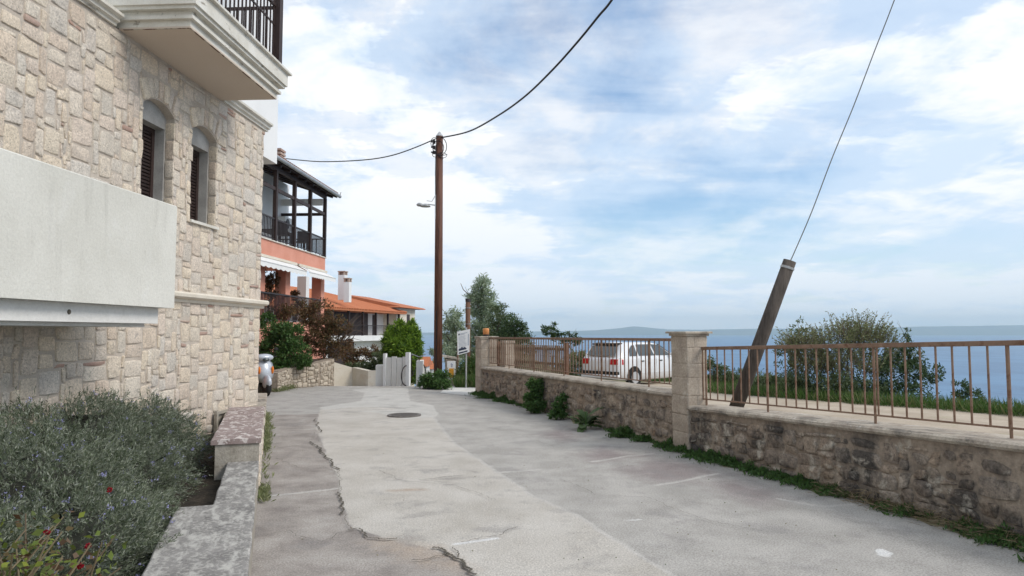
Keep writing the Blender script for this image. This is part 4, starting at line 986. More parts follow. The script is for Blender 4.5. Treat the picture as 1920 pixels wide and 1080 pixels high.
def rail2(parent, y0, y1, z, hh, x=0.0, step=.11, endx=None):
    f = MB(); f.box(x-.025, x+.025, y0, y1, z+hh-.05, z+hh); f.box(x-.02, x+.02, y0, y1, z+.05, z+.08)
    if endx is not None: f.box(endx, x-.025, y1-.02, y1+.02, z+hh-.05, z+hh); f.box(endx, x-.02, y1-.015, y1+.015, z+.05, z+.08)
    r_ = f.build('railing', m_iron, parent); bb = MB().box(-.012, .012, -.012, .012, .06, hh-.04).build('baluster', m_iron, r_); bb.location = (x, y0+.03, z)
    y_ = y0+.03+step; k_ = 0
    while y_ < y1 and k_ < 78: copy_of(bb, r_, (x, y_, z)); y_ += step; k_ += 1
    if endx is not None:
        for xx in np.arange(endx+.1, x-.05, .16): copy_of(bb, r_, (xx, y1, z))
    return r_
hr = .80
rail2(h2, 21.5, E2+.05, zsl, hr, .0, .12, -2.4)
ac = MB(); acy = Y2(530, -1.9)-.1
ac.box(-1.88, -1.58, acy-.75, acy, zsl+1.15, zsl+1.7); aco = ac.build('air_conditioner', m_white, h2)
MB().lathe([(.0, 0), (.21, 0), (.21, .012), (.0, .012)], (-1.58, acy-.45, zsl+1.43), 20, axis='x').build('fan_grille', m_iron, aco)
# table and chair shapes on the balcony
tb = MB(); ty = E2-2.6; tb.box(-1.5, -.6, ty-.7, ty+.7, zsl+.68, zsl+.73)
for dx in (-1.42, -.68):
    for dy in (-.6, .6): tb.box(dx-.03, dx+.03, ty+dy-.03, ty+dy+.03, zsl, zsl+.68)
tb.build('table', m_dwood)
tbo = bpy.data.objects['table']; tbo.matrix_world = h2.matrix_basis.copy() if False else Matrix.Translation((-9.8, 0, 0)) @ Matrix.Rotation(FA, 4, 'Z'); tag(tbo, 'dark wooden table on the upper balcony of the salmon house', 'table')
def chair(x_, y_, rz__, lab):
    p_ = Matrix.Translation((-9.8, 0, 0)) @ Matrix.Rotation(FA, 4, 'Z') @ Vector((x_, y_, zsl)); t_ = thing('chair', lab, 'chair', tuple(p_), FA+rz__, 'chairs on the upper balcony')
    MB().box(-.22, .22, -.22, .22, .42, .46).build('seat', m_iron, t_); MB().box(-.22, .22, .18, .22, .46, .92).build('backrest', m_iron, t_)
    for dx in (-.19, .19):
        for dy in (-.19, .19): MB().box(dx-.02, dx+.02, dy-.02, dy+.02, 0, .42).build('leg', m_iron, t_)
chair(-.45, E2-1.5, 0, 'dark chair at the far end of the balcony table'); chair(-.35, E2-3.6, math.pi, 'dark chair at the near end of the balcony table')
# awnings
def awning(ya, yb, zt_, lab):
    t_ = MB().hexa([(.0, ya, zt_-.03), (.0, yb, zt_-.03), (.0, yb, zt_+.06), (.0, ya, zt_+.06), (.12, ya, zt_-.03), (.12, yb, zt_-.03), (.12, yb, zt_+.06), (.12, ya, zt_+.06)]).build('awning', m_cream, h2, label=lab)
    c_ = MB(); n = 14
    c_.add([(.06, ya+.06, zt_-.02), (.06, yb-.06, zt_-.02), (.50, yb-.06, zt_-.26), (.50, ya+.06, zt_-.26)], [(0, 1, 2, 3)])
    V_ = []; m_ = n*4
    for i in range(m_+1):
        y_ = ya+.06+(yb-ya-.12)*i/m_; V_ += [(.50, y_, zt_-.26), (.51, y_, zt_-.40-.045*abs(math.sin(math.pi*i/4)))]
    c_.add(V_, [(2*i, 2*i+2, 2*i+3, 2*i+1) for i in range(m_)]); c_.build('canopy', m_awning, t_)
    MB().tube([(.5, ya+.05, zt_-.26), (.5, yb-.05, zt_-.26)], .02, 8).beam((.08, ya+.5, zt_), (.5, ya+.4, zt_-.28), .03, .03).beam((.08, yb-.5, zt_), (.5, yb-.4, zt_-.28), .03, .03).build('awning_frame', m_white, t_)
ym = Y2(553, 0)
awning(20.2, ym-.15, zsb-.08, 'nearer white scalloped awning'); awning(ym+.05, E2+.1, zsb-.08, 'farther white scalloped awning')
for y in (20.0, 23.3, Y2(540), E2-.05): MB().box(-.42, -.02, y-.22, y+.22, -1, zsb-.001).build('column', m_salmon, h2)
MB().box(-8, .08, 16, E2+.2, -1, zter).build('terrace', m_salmon, h2)
rail2(h2, 21.5, E2-.3, zter, 1.0, .0, .12)
MB().box(-1.6, -1.2, E2+1.2, E2+1.6, 1, 4.1).build('flue', m_white, h2)
ch = MB(); pc = at(519, 292, 25)
ch.box(-1.2, -.8, 24.2, 24.6, zbm+.2, pc.z-.25); 
for i in range(4): ch.box(-1.24, -.76, 24.16, 24.64, pc.z-.25+i*.13, pc.z-.25+i*.13+.08, 1)
cho = ch.build('chimney', [m_salmon, m_brick], roof2)
# exact chimney place: against white wall edge
pcl = Matrix.Rotation(-FA, 4, 'Z') @ (pc-Vector((-9.8, 0, 0))); cho.location = (pcl.x+1.0, pcl.y-24.4, 0)

# ============================================================ TERRACOTTA ROOFED HOUSE
e0 = at(608, 576, 57); e1 = at(762, 587, 75); dr = (e1-e0); A3 = -math.atan2(dr.x, dr.y); L3 = math.hypot(dr.x, dr.y); ez = (e0.z+e1.z)/2
h3 = thing('terracotta_house', 'white house with orange tiled roof, two white chimneys and a dark balcony', 'house', (e0.x, e0.y, 0), A3)
def loc3(px, py, Y): return Matrix.Rotation(-A3, 4, 'Z') @ (at(px, py, Y)-Vector((e0.x, e0.y, 0)))
rz1 = ez; ridge = at(640, 543, 66).z
# main roof: low hipped roof, eave along x=0, ridge at x=-6
rb = MB(); WD = 12.5; s0_, s1_ = -14, L3
RV = [(0, s0_, rz1), (0, s1_, rz1), (-WD, s1_, rz1), (-WD, s0_, rz1), (-WD/2, s0_+5, ridge), (-WD/2, s1_-9.5, ridge)]
rb.add(RV, [(0, 1, 5, 4), (1, 2, 5), (2, 3, 4, 5), (3, 0, 4)]); rb.add([(a, b_, c_-.14) for a, b_, c_ in RV[:4]], [(0, 1, 2, 3)]); rb.add(RV[:4]+[(a, b_, c_-.14) for a, b_, c_ in RV[:4]], [(0, 1, 5, 4), (1, 2, 6, 5), (2, 3, 7, 6), (3, 0, 4, 7)])
r3 = rb.build('roof', m_roof, h3)
tl = MB(); y = s0_+.2
while y < s1_:
    # tile rolls up the front slope, clipped by the hips
    t_ = 1.0
    if y > s1_-9.5: t_ = (s1_-y)/9.5
    if y < s0_+5: t_ = (y-s0_)/5
    if t_ > .03: tl.tube([(0.04, y, rz1+.02), (-WD/2*t_, y, rz1+(ridge-rz1)*t_+.02)], .10, 5)
    y += .33
x_ = -.3
while x_ > -WD+.3:
    t_ = 1-abs(x_+WD/2)/(WD/2)
    tl.tube([(x_, s1_+.04, rz1+.02), (x_, s1_-9.5*t_, rz1+(ridge-rz1)*t_+.02)], .10, 5); x_ -= .33
tl.build('roof_tiles', m_roof, r3)
MB().tube([(-WD/2, s0_+5, ridge+.04), (-WD/2, s1_-9.5, ridge+.04), (0, s1_, rz1+.04)], .14, 6).build('ridge_tiles', m_roof, r3)
# farther wing with its own roof to the right
q0 = loc3(735, 574, 74); q1 = loc3(796, 580, 82)
wz = at(770, 578, 78).z
wg = MB(); wg.hexa([(q0.x-6, q0.y, wz-.05), (q0.x+1.2, q0.y-.5, wz-.05), (q1.x+.2, q1.y, wz-.05), (q1.x-7, q1.y, wz-.05), (q0.x-6, q0.y, wz+1.5), (q0.x+1.0, q0.y-.3, wz+.1), (q1.x, q1.y-.1, wz+.1), (q1.x-7, q1.y, wz+1.5)])
wg.build('wing_roof', m_roof, h3)
wlp = loc3(778, 600, 80)
b = MB(); b.box(-WD+1, -2.3, s0_+.5, s1_-.8, -8, rz1-.14); b.box(-WD+1, -1.2, s0_+.5, s1_-6.4, -8, rz1-2.4)
b.build('wall', m_white, h3)
MB().box(wlp.x-7, wlp.x, s1_-.79, wlp.y, -8, wz-.051).build('wing_wall', m_cream, h3)
bz = at(700, 629, 68).z; yb0, yb1 = loc3(655, 628, 62).y, s1_-.9
bs = MB().box(-2.29, -.3, yb0-6, yb1, bz-.5, bz).build('balcony_slab', m_white, h3)
for y in np.linspace(yb0-5.8, yb1-.2, 7): MB().box(-.5, -.32, y-.09, y+.09, bz, rz1-.141).build('post', m_dwood, h3)
rail2(bs, yb0-3, yb1-.1, bz, 1.0, -.4, .2)
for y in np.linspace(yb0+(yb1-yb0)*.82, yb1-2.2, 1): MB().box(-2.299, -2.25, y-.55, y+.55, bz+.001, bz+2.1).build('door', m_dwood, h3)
wn = MB().box(wlp.x-.02, wlp.x+.03, wlp.y-2.6, wlp.y-1.7, wz-1.7, wz-.7).build('window', m_dwood, h3)
MB().box(-2.299, -2.24, yb0-6, yb0+(yb1-yb0)*.68, bz+.001, rz1-.145).build('loggia_shade_panel', m_dwood, h3)  # dark panel painting in the shade of the recessed wall under the eave
lw3 = MB(); lw3.box(-1.19, -1.13, yb0-2, yb0+3, -4, bz-.6); lw3.build('garage_door', m_dwood, h3)
def chim3(px, py0, py1, Y, w_, lab):
    a = loc3(px, py0, Y); c_ = MB().box(a.x-w_/2, a.x+w_/2, a.y-w_/2, a.y+w_/2, at(px, py1, Y).z-.6, a.z).build('chimney', m_white, r3, label=lab)
    k_ = MB(); 
    for dx in (-1, 1):
        for dy in (-1, 1): k_.box(a.x+dx*w_*.36-.08, a.x+dx*w_*.36+.08, a.y+dy*w_*.36-.08, a.y+dy*w_*.36+.08, a.z, a.z+.28)
    k_.box(a.x-w_*.2, a.x+w_*.2, a.y-w_*.2, a.y+w_*.2, a.z, a.z+.25)
    k_.box(a.x-w_/2-.04, a.x+w_/2+.04, a.y-w_/2-.04, a.y+w_/2+.04, a.z+.28, a.z+.36); k_.build('chimney_pot', m_brick, c_)
chim3(643, 516, 550, 62, .62, 'taller white chimney'); chim3(652, 529, 554, 61, .5, 'shorter white chimney')

# ============================================================ RETAINING WALLS AT THE BEND
def zc_(p): return p
def wall_run(name, label, pts, tops, mat, th=.22, stones=None, cat='garden wall'):
    """pts: ground points (near to far), tops: heights"""
    o0 = pts[0]; t_ = thing(name, label, cat, (o0.x, o0.y, 0)); b = MB()
    q_ = []
    for i in range(len(pts)-1):
        a, c_ = pts[i], pts[i+1]; d_ = (c_-a); d_.z = 0; nn = Vector((-d_.y, d_.x, 0)).normalized()*th
        if nn.y < 0: nn = -nn
        a = a-o0; c_ = c_-o0
        b.hexa([a+Vector((0, 0, -1.2)), c_+Vector((0, 0, -1.2)), c_+nn+Vector((0, 0, -1.2)), a+nn+Vector((0, 0, -1.2)), (a.x, a.y, tops[i]), (c_.x, c_.y, tops[i+1]), (c_.x+nn.x, c_.y+nn.y, tops[i+1]), (a.x+nn.x, a.y+nn.y, tops[i])])
        if stones:
            Ln = d_.length; u_ = d_.normalized(); n_ = -nn.normalized()
            qs = [([(u, v*(tops[i]*(1-u/Ln)+tops[i+1]*u/Ln)) for u, v in ((u0, v0), (u1, v0), (u1, v1), (u0, v1))], 0) for (u0, v0, u1, v1, th_) in pack(Ln, 1.0, .055, 40+i, (2, 4), (3, 5))]
            q_.append((qs, lambda u, v, dp, a=a.copy(), u_=u_, n_=n_: tuple(a+u_*u+n_*dp+Vector((0, 0, v)))))
    bo = b.build('wall_body', mat, t_)
    for qs, fm in q_: stone_mesh('wall_stones', qs, fm, .025, [stones], bo, 12, .012, .008, .02, True, .6)
    return t_
m_ruble = surf('pebbly_rubble', [(.42, .36, .28), (.60, .52, .42)], 8, .95, .8, 30, .3, island=[(.50, .42, .32), (.62, .55, .45), (.36, .30, .24), (.55, .47, .38)], vor=.3, bdist=.02)
ga, gb_, gc, gd = at(512, 733, 17.6), G(548, 728), G(600, 724.5), G(626, 721.5)
ga = G(520, 735)
wall_run('rubble_wall', 'pebbly rubble retaining wall holding the russet and green shrubs', [ga, gb_, gc, gd], [.52, .62, .72, .82], m_wmortar, .3, m_ruble)
ge, gf = G(704, 722.5), G(715, 722)
wall_run('rendered_wall', 'curving cream and white rendered garden wall past the rubble wall', [gd, G(660, 720), G(690, 722.5), ge], [.70, .52, .44, .46], m_cream, .2)
wall_run('white_wall', 'white painted wall end joining the cream wall to the gate', [ge, G(723, 722.5)], [.62, .62], m_whitewash, .35)
# gate of pale boards
g0, g1 = G(723, 723), G(764, 724)
gt_ = thing('white_gate', 'white boarded gate panels at the bend under the conifer', 'gate', (g0.x, g0.y, 0), math.atan2((g1-g0).y, (g1-g0).x))
W_ = (g1-g0).length
bw = MB(); k_ = 4
for i in range(k_): 
    MB().box(W_*i/k_+.012, W_*(i+1)/k_-.012, .0, .04, -.1, .86+.03*(i % 2)).build('panel', m_whitewash, gt_)
MB().box(W_-.06, W_+.06, -.03, .09, -.2, 1.02).build('gate_post', m_white, gt_); MB().box(-.08, .0, -.03, .09, -.2, .98).build('gate_post', m_white, gt_)
p0 = G(786, 722); wl = thing('white_pier', 'white rendered pier with faint blue scrawl left of the utility pole', 'pier', (p0.x, p0.y, 0), R(5))
MB().box(-.1, .1, 0, 1.0, -.4, .74).build('pier_body', m_whitewash, wl, bevel=.01)
m_bluep = surf('faded_blue_paint', [(.45, .55, .70)], 3, .8, 0, 40, .1)
sc_ = MB(); 
for i in range(5): sc_.beam((-.05+.02*i, -.004, .14+.05*i), (.05-.01*i, -.004, .2+.07*i), .004, .012)
sc_.build('scrawl', m_bluep, wl)
# bicycle-like dark metal bits leaning by the gate
bt = thing('bicycle', 'old dark bicycle leaning behind the gate beside the white pier', 'bicycle', tuple(G(775, 722.5)+Vector((0, .15, 0))), R(70))
def wheel(x_):
    b = MB(); pts = [(x_+.3*math.cos(a), 0, .32+.3*math.sin(a)) for a in np.linspace(0, 6.283, 25)]; b.tube(pts, .018, 6); b.build('wheel', m_iron, bt)
    s_ = MB()
    for a in np.linspace(0, 5.8, 10): s_.tube([(x_, 0, .32), (x_+.29*math.cos(a), 0, .32+.29*math.sin(a))], .003, 4)
    s_.build('spokes', m_metal, bt)
wheel(-.5); wheel(.5)
MB().tube([(-.5, 0, .32), (-.1, 0, .3), (.32, 0, .75), (-.2, 0, .8), (-.1, 0, .3)], .016, 6).tube([(-.5, 0, .32), (-.2, 0, .8), (-.22, 0, .9)], .014, 6).tube([(.5, 0, .32), (.3, 0, .85)], .014, 6).build('frame', m_iron, bt)
MB().tube([(.3, -.25, .95), (.3, 0, .86), (.3, .25, .95)], .012, 6).build('handlebar', m_metal, bt); MB().ellipsoid((-.23, 0, .92), (.12, .06, .035)).build('saddle', m_iron, bt)

# conifer
tree('conifer_bush', 'bright yellow-green rounded conifer above the white gate', 'conifer', at(757, 735, 23.5), at(757, 640, 23.5), .07,
     [B(*b_) for b_ in ((735, 640, 23.3, 9, 24), (748, 628, 23.5, 8, 16), (758, 632, 23.2, 9, 22), (769, 622, 23.5, 7, 13), (774, 640, 23.3, 9, 24), (728, 655, 23.4, 9, 20), (744, 655, 23.0, 12, 22), (760, 655, 23.0, 13, 24), (780, 655, 23.4, 7, 22), (750, 675, 23.2, 18, 14), (768, 678, 23.3, 12, 16), (738, 636, 23.6, 6, 14), (775, 700, 23.4, 6, 16), (730, 625, 23.3, 3, 12), (741, 616, 23.3, 3, 11), (752, 612, 23.4, 3, 11), (762, 618, 23.2, 3, 9), (772, 611, 23.4, 4, 10), (781, 628, 23.3, 3, 13), (722, 645, 23.3, 3, 12), (786, 648, 23.3, 3, 12))]+[((at(755, 655, 23.5)+Vector((0, .3, 0)))[:], (.3, .3, .48))], 3600, .11, .022, m_conif, 31, shell=.35, spread=.3, droop=-.5)
tree('hanging_shrub', 'small grey-green shrub spilling over the white wall end', 'shrub', at(733, 712, 22.6), at(733, 690, 22.6), .02,
     [B(733, 690, 22.4, 9, 14), B(722, 676, 22.8, 14, 12)], 3500, .06, .018, m_olive, 32, lv=1)
tree('shrub', 'green shrub in the garden behind the cream wall', 'shrub', at(715, 705, 24.5), at(715, 675, 24.5), .03,
     [B(712, 672, 24.5, 18, 14), B(700, 690, 24.5, 24, 12), B(672, 690, 24.5, 26, 10)], 1800, .07, .025, m_olive, 33, lv=1)
# shrubs on the slope left
tree('green_shrub', 'dense green shrub beside the house corner behind the scooter', 'shrub', at(525, 720, 20.5), at(525, 660, 20.5), .05,
     [B(515, 625, 20.5, 22, 18), B(540, 628, 20.5, 24, 22), B(512, 655, 20.5, 24, 24), B(545, 660, 20.5, 30, 26), B(568, 675, 20.5, 16, 14), B(515, 680, 20.2, 26, 16), B(500, 600, 20.8, 14, 14)], 1900, .08, .03, m_green, 34)
tree('russet_shrub', 'large russet brown twiggy shrub above the rubble wall', 'shrub', at(610, 720, 22), at(605, 640, 22), .05,
     [B(600, 590, 22, 28, 26), B(575, 585, 22, 22, 26), B(620, 620, 22, 28, 28), B(590, 625, 22, 30, 26), B(565, 640, 22, 22, 26), B(640, 610, 22, 20, 18), B(610, 655, 22, 32, 20), B(645, 645, 22, 16, 18)], 850, .07, .028, m_brown, 35, shell=.15, lv=2, spread=.8, nb=6)
tree('climbing_plant', 'brown and green climber hanging under the nearer awning', 'climber', at(500, 600, 25), at(505, 530, 25), .03,
     [B(500, 520, 25, 12, 16), B(515, 525, 25.2, 16, 16), B(503, 550, 25, 12, 22), B(550, 548, 27, 8, 16), B(560, 575, 27, 12, 14), B(530, 585, 24.5, 28, 12)], 900, .08, .03, m_brown, 36, shell=.15)
tree('russet_shrub', 'dark reddish hedge below the white balcony of the orange-roofed house', 'shrub', at(672, 710, 27), at(672, 670, 27), .03,
     [B(655, 665, 27, 14, 20), B(680, 665, 27, 18, 14), B(665, 685, 27, 24, 14), B(700, 660, 27, 12, 14)], 1300, .07, .028, m_brown, 37)
tw = MB(); rp_ = random.Random(8)
for k_ in range(26):
    a = at(640+rp_.uniform(-15, 12), 640+rp_.uniform(-20, 20), 22); e = at(a.x*0+665+rp_.uniform(-10, 25), 580+rp_.uniform(0, 60), 22+rp_.uniform(-.4, .4)); tw.tube([a, a.lerp(e, .5)+Vector((0, 0, .08)), e], [.012, .008, .003], 4, caps=False)
tag(tw.build('bare_branches', m_twig), 'bare branches arching right from the russet shrub', 'branches')
slo = MB(); slo.prism([(ga.x-.1, ga.y+.3), (gb_.x, gb_.y+.31), (gc.x, gc.y+.31), (gd.x, gd.y+.31), (-7.5, 29), (-13, 29), (-13, 16)], -.3, .55); tag(slo.build('garden_bank', m_soil), kind='structure')
# distant houses down the slope
for px, py, Y, w_, lab in ((792, 687, 84, .8, 'small white house with orange roof far below beside the pole'), (805, 692, 100, .9, 'tiny white house with orange roof far below, partly behind the pole')):
    c_ = at(px, py, Y); t_ = thing('distant_house', lab, 'house', (c_.x, c_.y, c_.z-3)); MB().box(-w_/2, w_/2, 0, 4, -4, 3).build('wall', m_whitewash, t_)
    MB().add([(-w_/2-.3, -.3, 3), (w_/2+.3, -.3, 3), (w_/2+.3, 4.3, 3), (-w_/2-.3, 4.3, 3), (-w_/2-.3, 2, 4.1), (w_/2+.3, 2, 4.1)], [(0, 1, 5, 4), (2, 3, 4, 5), (0, 4, 3), (1, 2, 5), (0, 3, 2, 1)]).build('roof', m_roof, t_)
    MB().box(-.4, .4, -.03, 0.0-.002, .8, 2.0).build('window', m_dwood, t_)

# ============================================================ SMALL PIER WITH POST BOX, SIGN, OLD POLE, LANTERN
mb0 = G(848, 716); mbp = thing('stone_pier', 'short stone gate pier with sloping cap right of the utility pole', 'pier', (mb0.x, mb0.y, 0), R(8))
hh = at(848, 672, mb0.y).z
MB().hexa([(-.22, 0, -.2), (.18, 0, -.2), (.18, .5, -.2), (-.22, .5, -.2), (-.22, 0, hh), (.18, 0, hh-.06), (.18, .5, hh-.06), (-.22, .5, hh)]).build('pier_body', m_pillar, mbp, bevel=.01)
MB().hexa([(-.42, -.05, hh+.06), (.24, -.05, hh-.055), (.24, .55, hh-.055), (-.42, .55, hh+.06), (-.42, -.05, hh+.13), (.24, -.05, hh+.01), (.24, .55, hh+.01), (-.42, .55, hh+.13)]).build('cap', m_wcap, mbp)
m_yel = surf('ochre_paint', [(.66, .30, .035), (.72, .36, .05)], 4, .5, .1, 40, .05)
pbx = thing('post_box', 'white and ochre yellow panel box fixed on the short stone pier', 'post box', (mb0.x-.02, mb0.y-.05, 0), R(8))
bz0 = at(848, 711, mb0.y).z; bz1 = at(848, 677, mb0.y).z
MB().box(-.15, .13, -.02, .045, bz0, bz1, ch=0).build('box_body', m_white, pbx, bevel=.008)
MB().box(-.085, .07, -.032, -.021, bz0+.06, bz0+(bz1-bz0)*.60).build('yellow_panel', m_yel, pbx)
em = MB(); em.tube([(-.0, -.026, bz1-.16), (.03, -.026, bz1-.12), (.0, -.026, bz1-.08), (-.03, -.026, bz1-.1)], .008, 5); em.box(-.02, .03, -.026, -.021, bz1-.19, bz1-.175); em.build('emblem', surf('blue_print', [(.08, .12, .35)], 3, .6, 0, 10, 0), pbx)
# sign
YS = 20.5; a = at(857, 622, YS); b_ = at(881, 617, YS); c_ = at(880, 660, YS); e = at(858, 666, YS)
sg = thing('notice_board', 'tilted white notice board with small dark print and dark picture, on a thin post', 'sign', (a.x, YS, 0))
O = Vector((a.x, YS, 0))
P4 = [a-O, b_-O, c_-O, e-O]
bd_ = MB(); bd_.hexa([P4[3], P4[2], P4[2]+Vector((0, .03, 0)), P4[3]+Vector((0, .03, 0)), P4[0], P4[1], P4[1]+Vector((0, .03, 0)), P4[0]+Vector((0, .03, 0))]); bdo = bd_.build('board', m_white, sg)
m_ink = surf('dark_print', [(.05, .06, .09)], 3, .7, 0, 10, 0); m_inkg = surf('grey_print', [(.42, .45, .5)], 3, .7, 0, 10, 0)
def onb(u, v, dy=-.004): return tuple(P4[0].lerp(P4[1], u).lerp(P4[3].lerp(P4[2], u), v)+Vector((0, dy, 0)))
pr = MB(); pr2 = MB(); rr_ = random.Random(4)
def patch(m_, u0, v0, u1, v1): m_.add([onb(u0, v0), onb(u1, v0), onb(u1, v1), onb(u0, v1)], [(0, 1, 2, 3)])
for i in range(9): patch(pr2, .12, .24+i*.055, .12+rr_.uniform(.5, .68), .24+i*.055+.018)
patch(pr, .1, .1, .2, .17); patch(pr2, .24, .11, .8, .14); patch(pr2, .24, .16, .6, .18); patch(pr2, .86, .2, .94, .7)
pts = [(.1, .84), (.1, .76), (.2, .73), (.3, .75), (.32, .70), (.42, .70), (.45, .75), (.6, .72), (.7, .77), (.78, .84)]
pr.add([onb(u, v) for u, v in pts], [tuple(range(len(pts)))]); patch(pr, .1, .90, .85, .96)
pr.build('print', m_ink, bdo); pr2.build('fine_print', m_inkg, bdo)
xm = at(874, 640, YS).x-a.x
MB().tube([(xm, .05, -.2), (xm, .05, at(874, 614, YS).z)], .025, 8).build('post', m_metal, sg)
bp = G(858, 716); pl2 = thing('metal_post', 'thin rusty brown metal post beside the short stone pier', 'post', (bp.x, bp.y, 0)); MB().tube([(0, 0, -.2), (0, 0, at(858, 648, bp.y).z)], .03, 8).lathe([(.03, 0), (.0, .03)], (0, 0, at(858, 648, bp.y).z), 8).build('post_shaft', m_rail, pl2)
po_ = at(877, 700, 25); op = thing('old_pole', 'short rusty brown wooden pole rising behind the notice board', 'pole', (po_.x, 25, -.3)); MB().tube([(0, 0, -.1), (0.0, 0, at(877, 562, 25).z+.3)], [.10, .085], 10).build('pole_shaft', m_bpole, op, True)
MB().tube([(.0, 0, at(877, 566, 25).z+.3), (0, 0, at(877, 560, 25).z+.3)], .095, 10).build('pole_cap', m_iron, op)
for zz in (578, 608): MB().tube([(0, 0, at(877, zz, 25).z+.3), (0, 0, at(877, zz-1, 25).z+.3)], .102, 10).build('band', m_metal, op)
sag('stay_wire', [at(877, 600, 25), at(884, 614, 24), at(896, 632, 23)], .006, m_wire, 'thin stay wire slanting from the old brown pole behind the end pillar')
# lantern on the end pillar
tp = rw(.17, 19.75, 1.53); ln = thing('lantern', 'small orange lantern standing on the far end pillar', 'lantern', tuple(tp))
m_or = surf('orange_shade', [(.72, .30, .10), (.78, .38, .16)], 6, .5, .1, 30, .1, transl=.2)
MB().lathe([(.0, .0), (.075, 0), (.08, .05), (.0, .05)], (0, 0, 0), 14).build('base', m_iron, ln); MB().lathe([(.0, .05), (.082, .05), (.085, .18), (.075, .21), (.0, .215)], (0, 0, 0), 14).build('shade', m_or, ln, True)

# timber gate behind far railing
ta = at(936, 700, 21.0); ta.z = 0; tb_ = at(1060, 700, 18.4); tb_.z = 0
gate = thing('timber_gate', 'brown slatted gate panel standing behind the farther railing', 'gate', (ta.x, ta.y, 0), math.atan2((tb_-ta).y, (tb_-ta).x))
WW = (tb_-ta).length; n = 34; m_slat = surf('pale_slats', [(.14, .10, .07), (.24, .18, .125)], 5, .9, .4, 30, .2, aniso=(6, 6, .5))
slat = MB().box(-.024, .024, -.01, .01, .05, 1.28).build('slat', m_slat, gate); slat.location = (.05, 0, 0)
for i in range(1, n): copy_of(slat, gate, (.05+(WW-.1)*i/(n-1), 0, 0))
for z in (.2, .75, 1.15): MB().box(0, WW, .011, .05, z, z+.07).build('cross_rail', m_bpole, gate)
for x_ in (-.05, WW+.05): MB().box(x_-.05, x_+.05, -.05, .05, -.2, 1.36).build('gate_post', m_bpole, gate)

# ============================================================ CAR
rr0 = Vector((3.42, 22.2)); yawc = R(48)               # right rear corner, heading clockwise from +Y
fw = Vector((math.sin(yawc), math.cos(yawc))); lf = Vector((-math.cos(yawc), math.sin(yawc)))
LEN, WID = 3.95, 1.66; cc = rr0+fw*LEN/2+lf*WID/2; czz = -.13
# local: x forward, y left
car = thing('hatchback_car', 'white five-door hatchback parked behind the farther railing, seen from behind its right side', 'car', (cc.x, cc.y, czz), math.atan2(fw.y, fw.x))
m_carp = surf('white_car_paint', [(.72, .73, .74)], 1, .25, 0, 10, 0, spec=.6); m_rub = surf('black_rubber', [(.02, .02, .02)], 5, .8, .2, 60, .1)
m_cglass = surf('tinted_glass', [(.05, .065, .07)], 1, .05, 0, 10, 0, spec=.9); m_tail = surf('red_lens', [(.45, .012, .015), (.55, .03, .03)], 20, .2, 0, 10, 0, spec=.6)
m_hub = surf('silver_hubcap', [(.55, .55, .56)], 5, .35, 0, 30, .05, metal=.3); m_plate = surf('plate_white', [(.7, .7, .68)], 3, .5, 0, 10, 0)
# body loft: stations along x; each = (x, z_bottom, z_belt, half width bottom, half width belt)
st = [(-1.975, .48, .80, .70, .66), (-1.95, .30, .90, .77, .74), (-1.86, .24, .97, .80, .78), (-1.5, .20, .98, .82, .80), (-.8, .19, .965, .83, .81), (0, .19, .95, .83, .815), (.7, .19, .94, .83, .81), (1.05, .20, .93, .82, .80), (1.5, .22, .84, .81, .76), (1.8, .26, .72, .76, .68), (1.93, .34, .62, .66, .58), (1.965, .42, .55, .58, .52)]
V = []; 
for x_, zb_, zt_, wb_, wt_ in st:
    zm = zb_+(zt_-zb_)*.45
    prof = [(wb_*.9, zb_), (wb_, zb_+.05), (wb_*1.005, zm), ((wb_+wt_)/2, zb_+(zt_-zb_)*.85), (wt_*.98, zt_-.015), (wt_*.9, zt_+.004)]
    V += [(x_, -y_, z_) for y_, z_ in prof]+[(x_, y_, z_) for y_, z_ in reversed(prof)]
n = 12; F = [(i*n+j, i*n+(j+1) % n, (i+1)*n+(j+1) % n, (i+1)*n+j) for i in range(len(st)-1) for j in range(n)]+[tuple(range(n)), tuple((len(st)-1)*n+j for j in reversed(range(n)))]
body = MB().add(V, F).build('body', m_carp, car, True)
# greenhouse loft
gh = [(-1.88, .965, .735), (-1.70, 1.23, .665), (-1.58, 1.36, .60), (-1.35, 1.405, .57), (-.6, 1.43, .58), (.0, 1.42, .58), (.35, 1.37, .58), (.75, 1.16, .65), (1.12, .935, .73)]
V = []
for x_, zt_, wt_ in gh:
    zb_ = .93; wb_ = .79
    k_ = (zt_-zb_)/.5; wb2 = wb_
    V += [(x_, -wb2, zb_), (x_, -(wt_+.015), zt_-.03), (x_, -wt_*.88, zt_), (x_, wt_*.88, zt_), (x_, wt_+.015, zt_-.03), (x_, wb2, zb_)]
F = [(i*6+j, i*6+j+1, (i+1)*6+j+1, (i+1)*6+j) for i in range(len(gh)-1) for j in range(5)]
MB().add(V, F).build('cabin', m_carp, car, True)
def side_y(z, s): return s*(.79+(z-.93)/(.47)*(.60-.79))
def sidewin(poly, s, lab=None):
    b = MB(); P_ = [(x_, side_y(z_, s)+s*.008, z_) for x_, z_ in poly]; b.add(P_, [tuple(range(len(P_)))]); return b.build('side_window', m_cglass, car, label=lab)
for s in (-1, 1):
    sidewin([(-1.38, .985), (-.98, .985), (-.98, 1.335), (-1.12, 1.335), (-1.28, 1.22)], s); sidewin([(-.90, .985), (-.06, .985), (-.16, 1.36), (-.88, 1.36)], s); sidewin([(.03, .985), (.88, .985), (.62, 1.15), (.30, 1.34), (-.07, 1.36)], s)
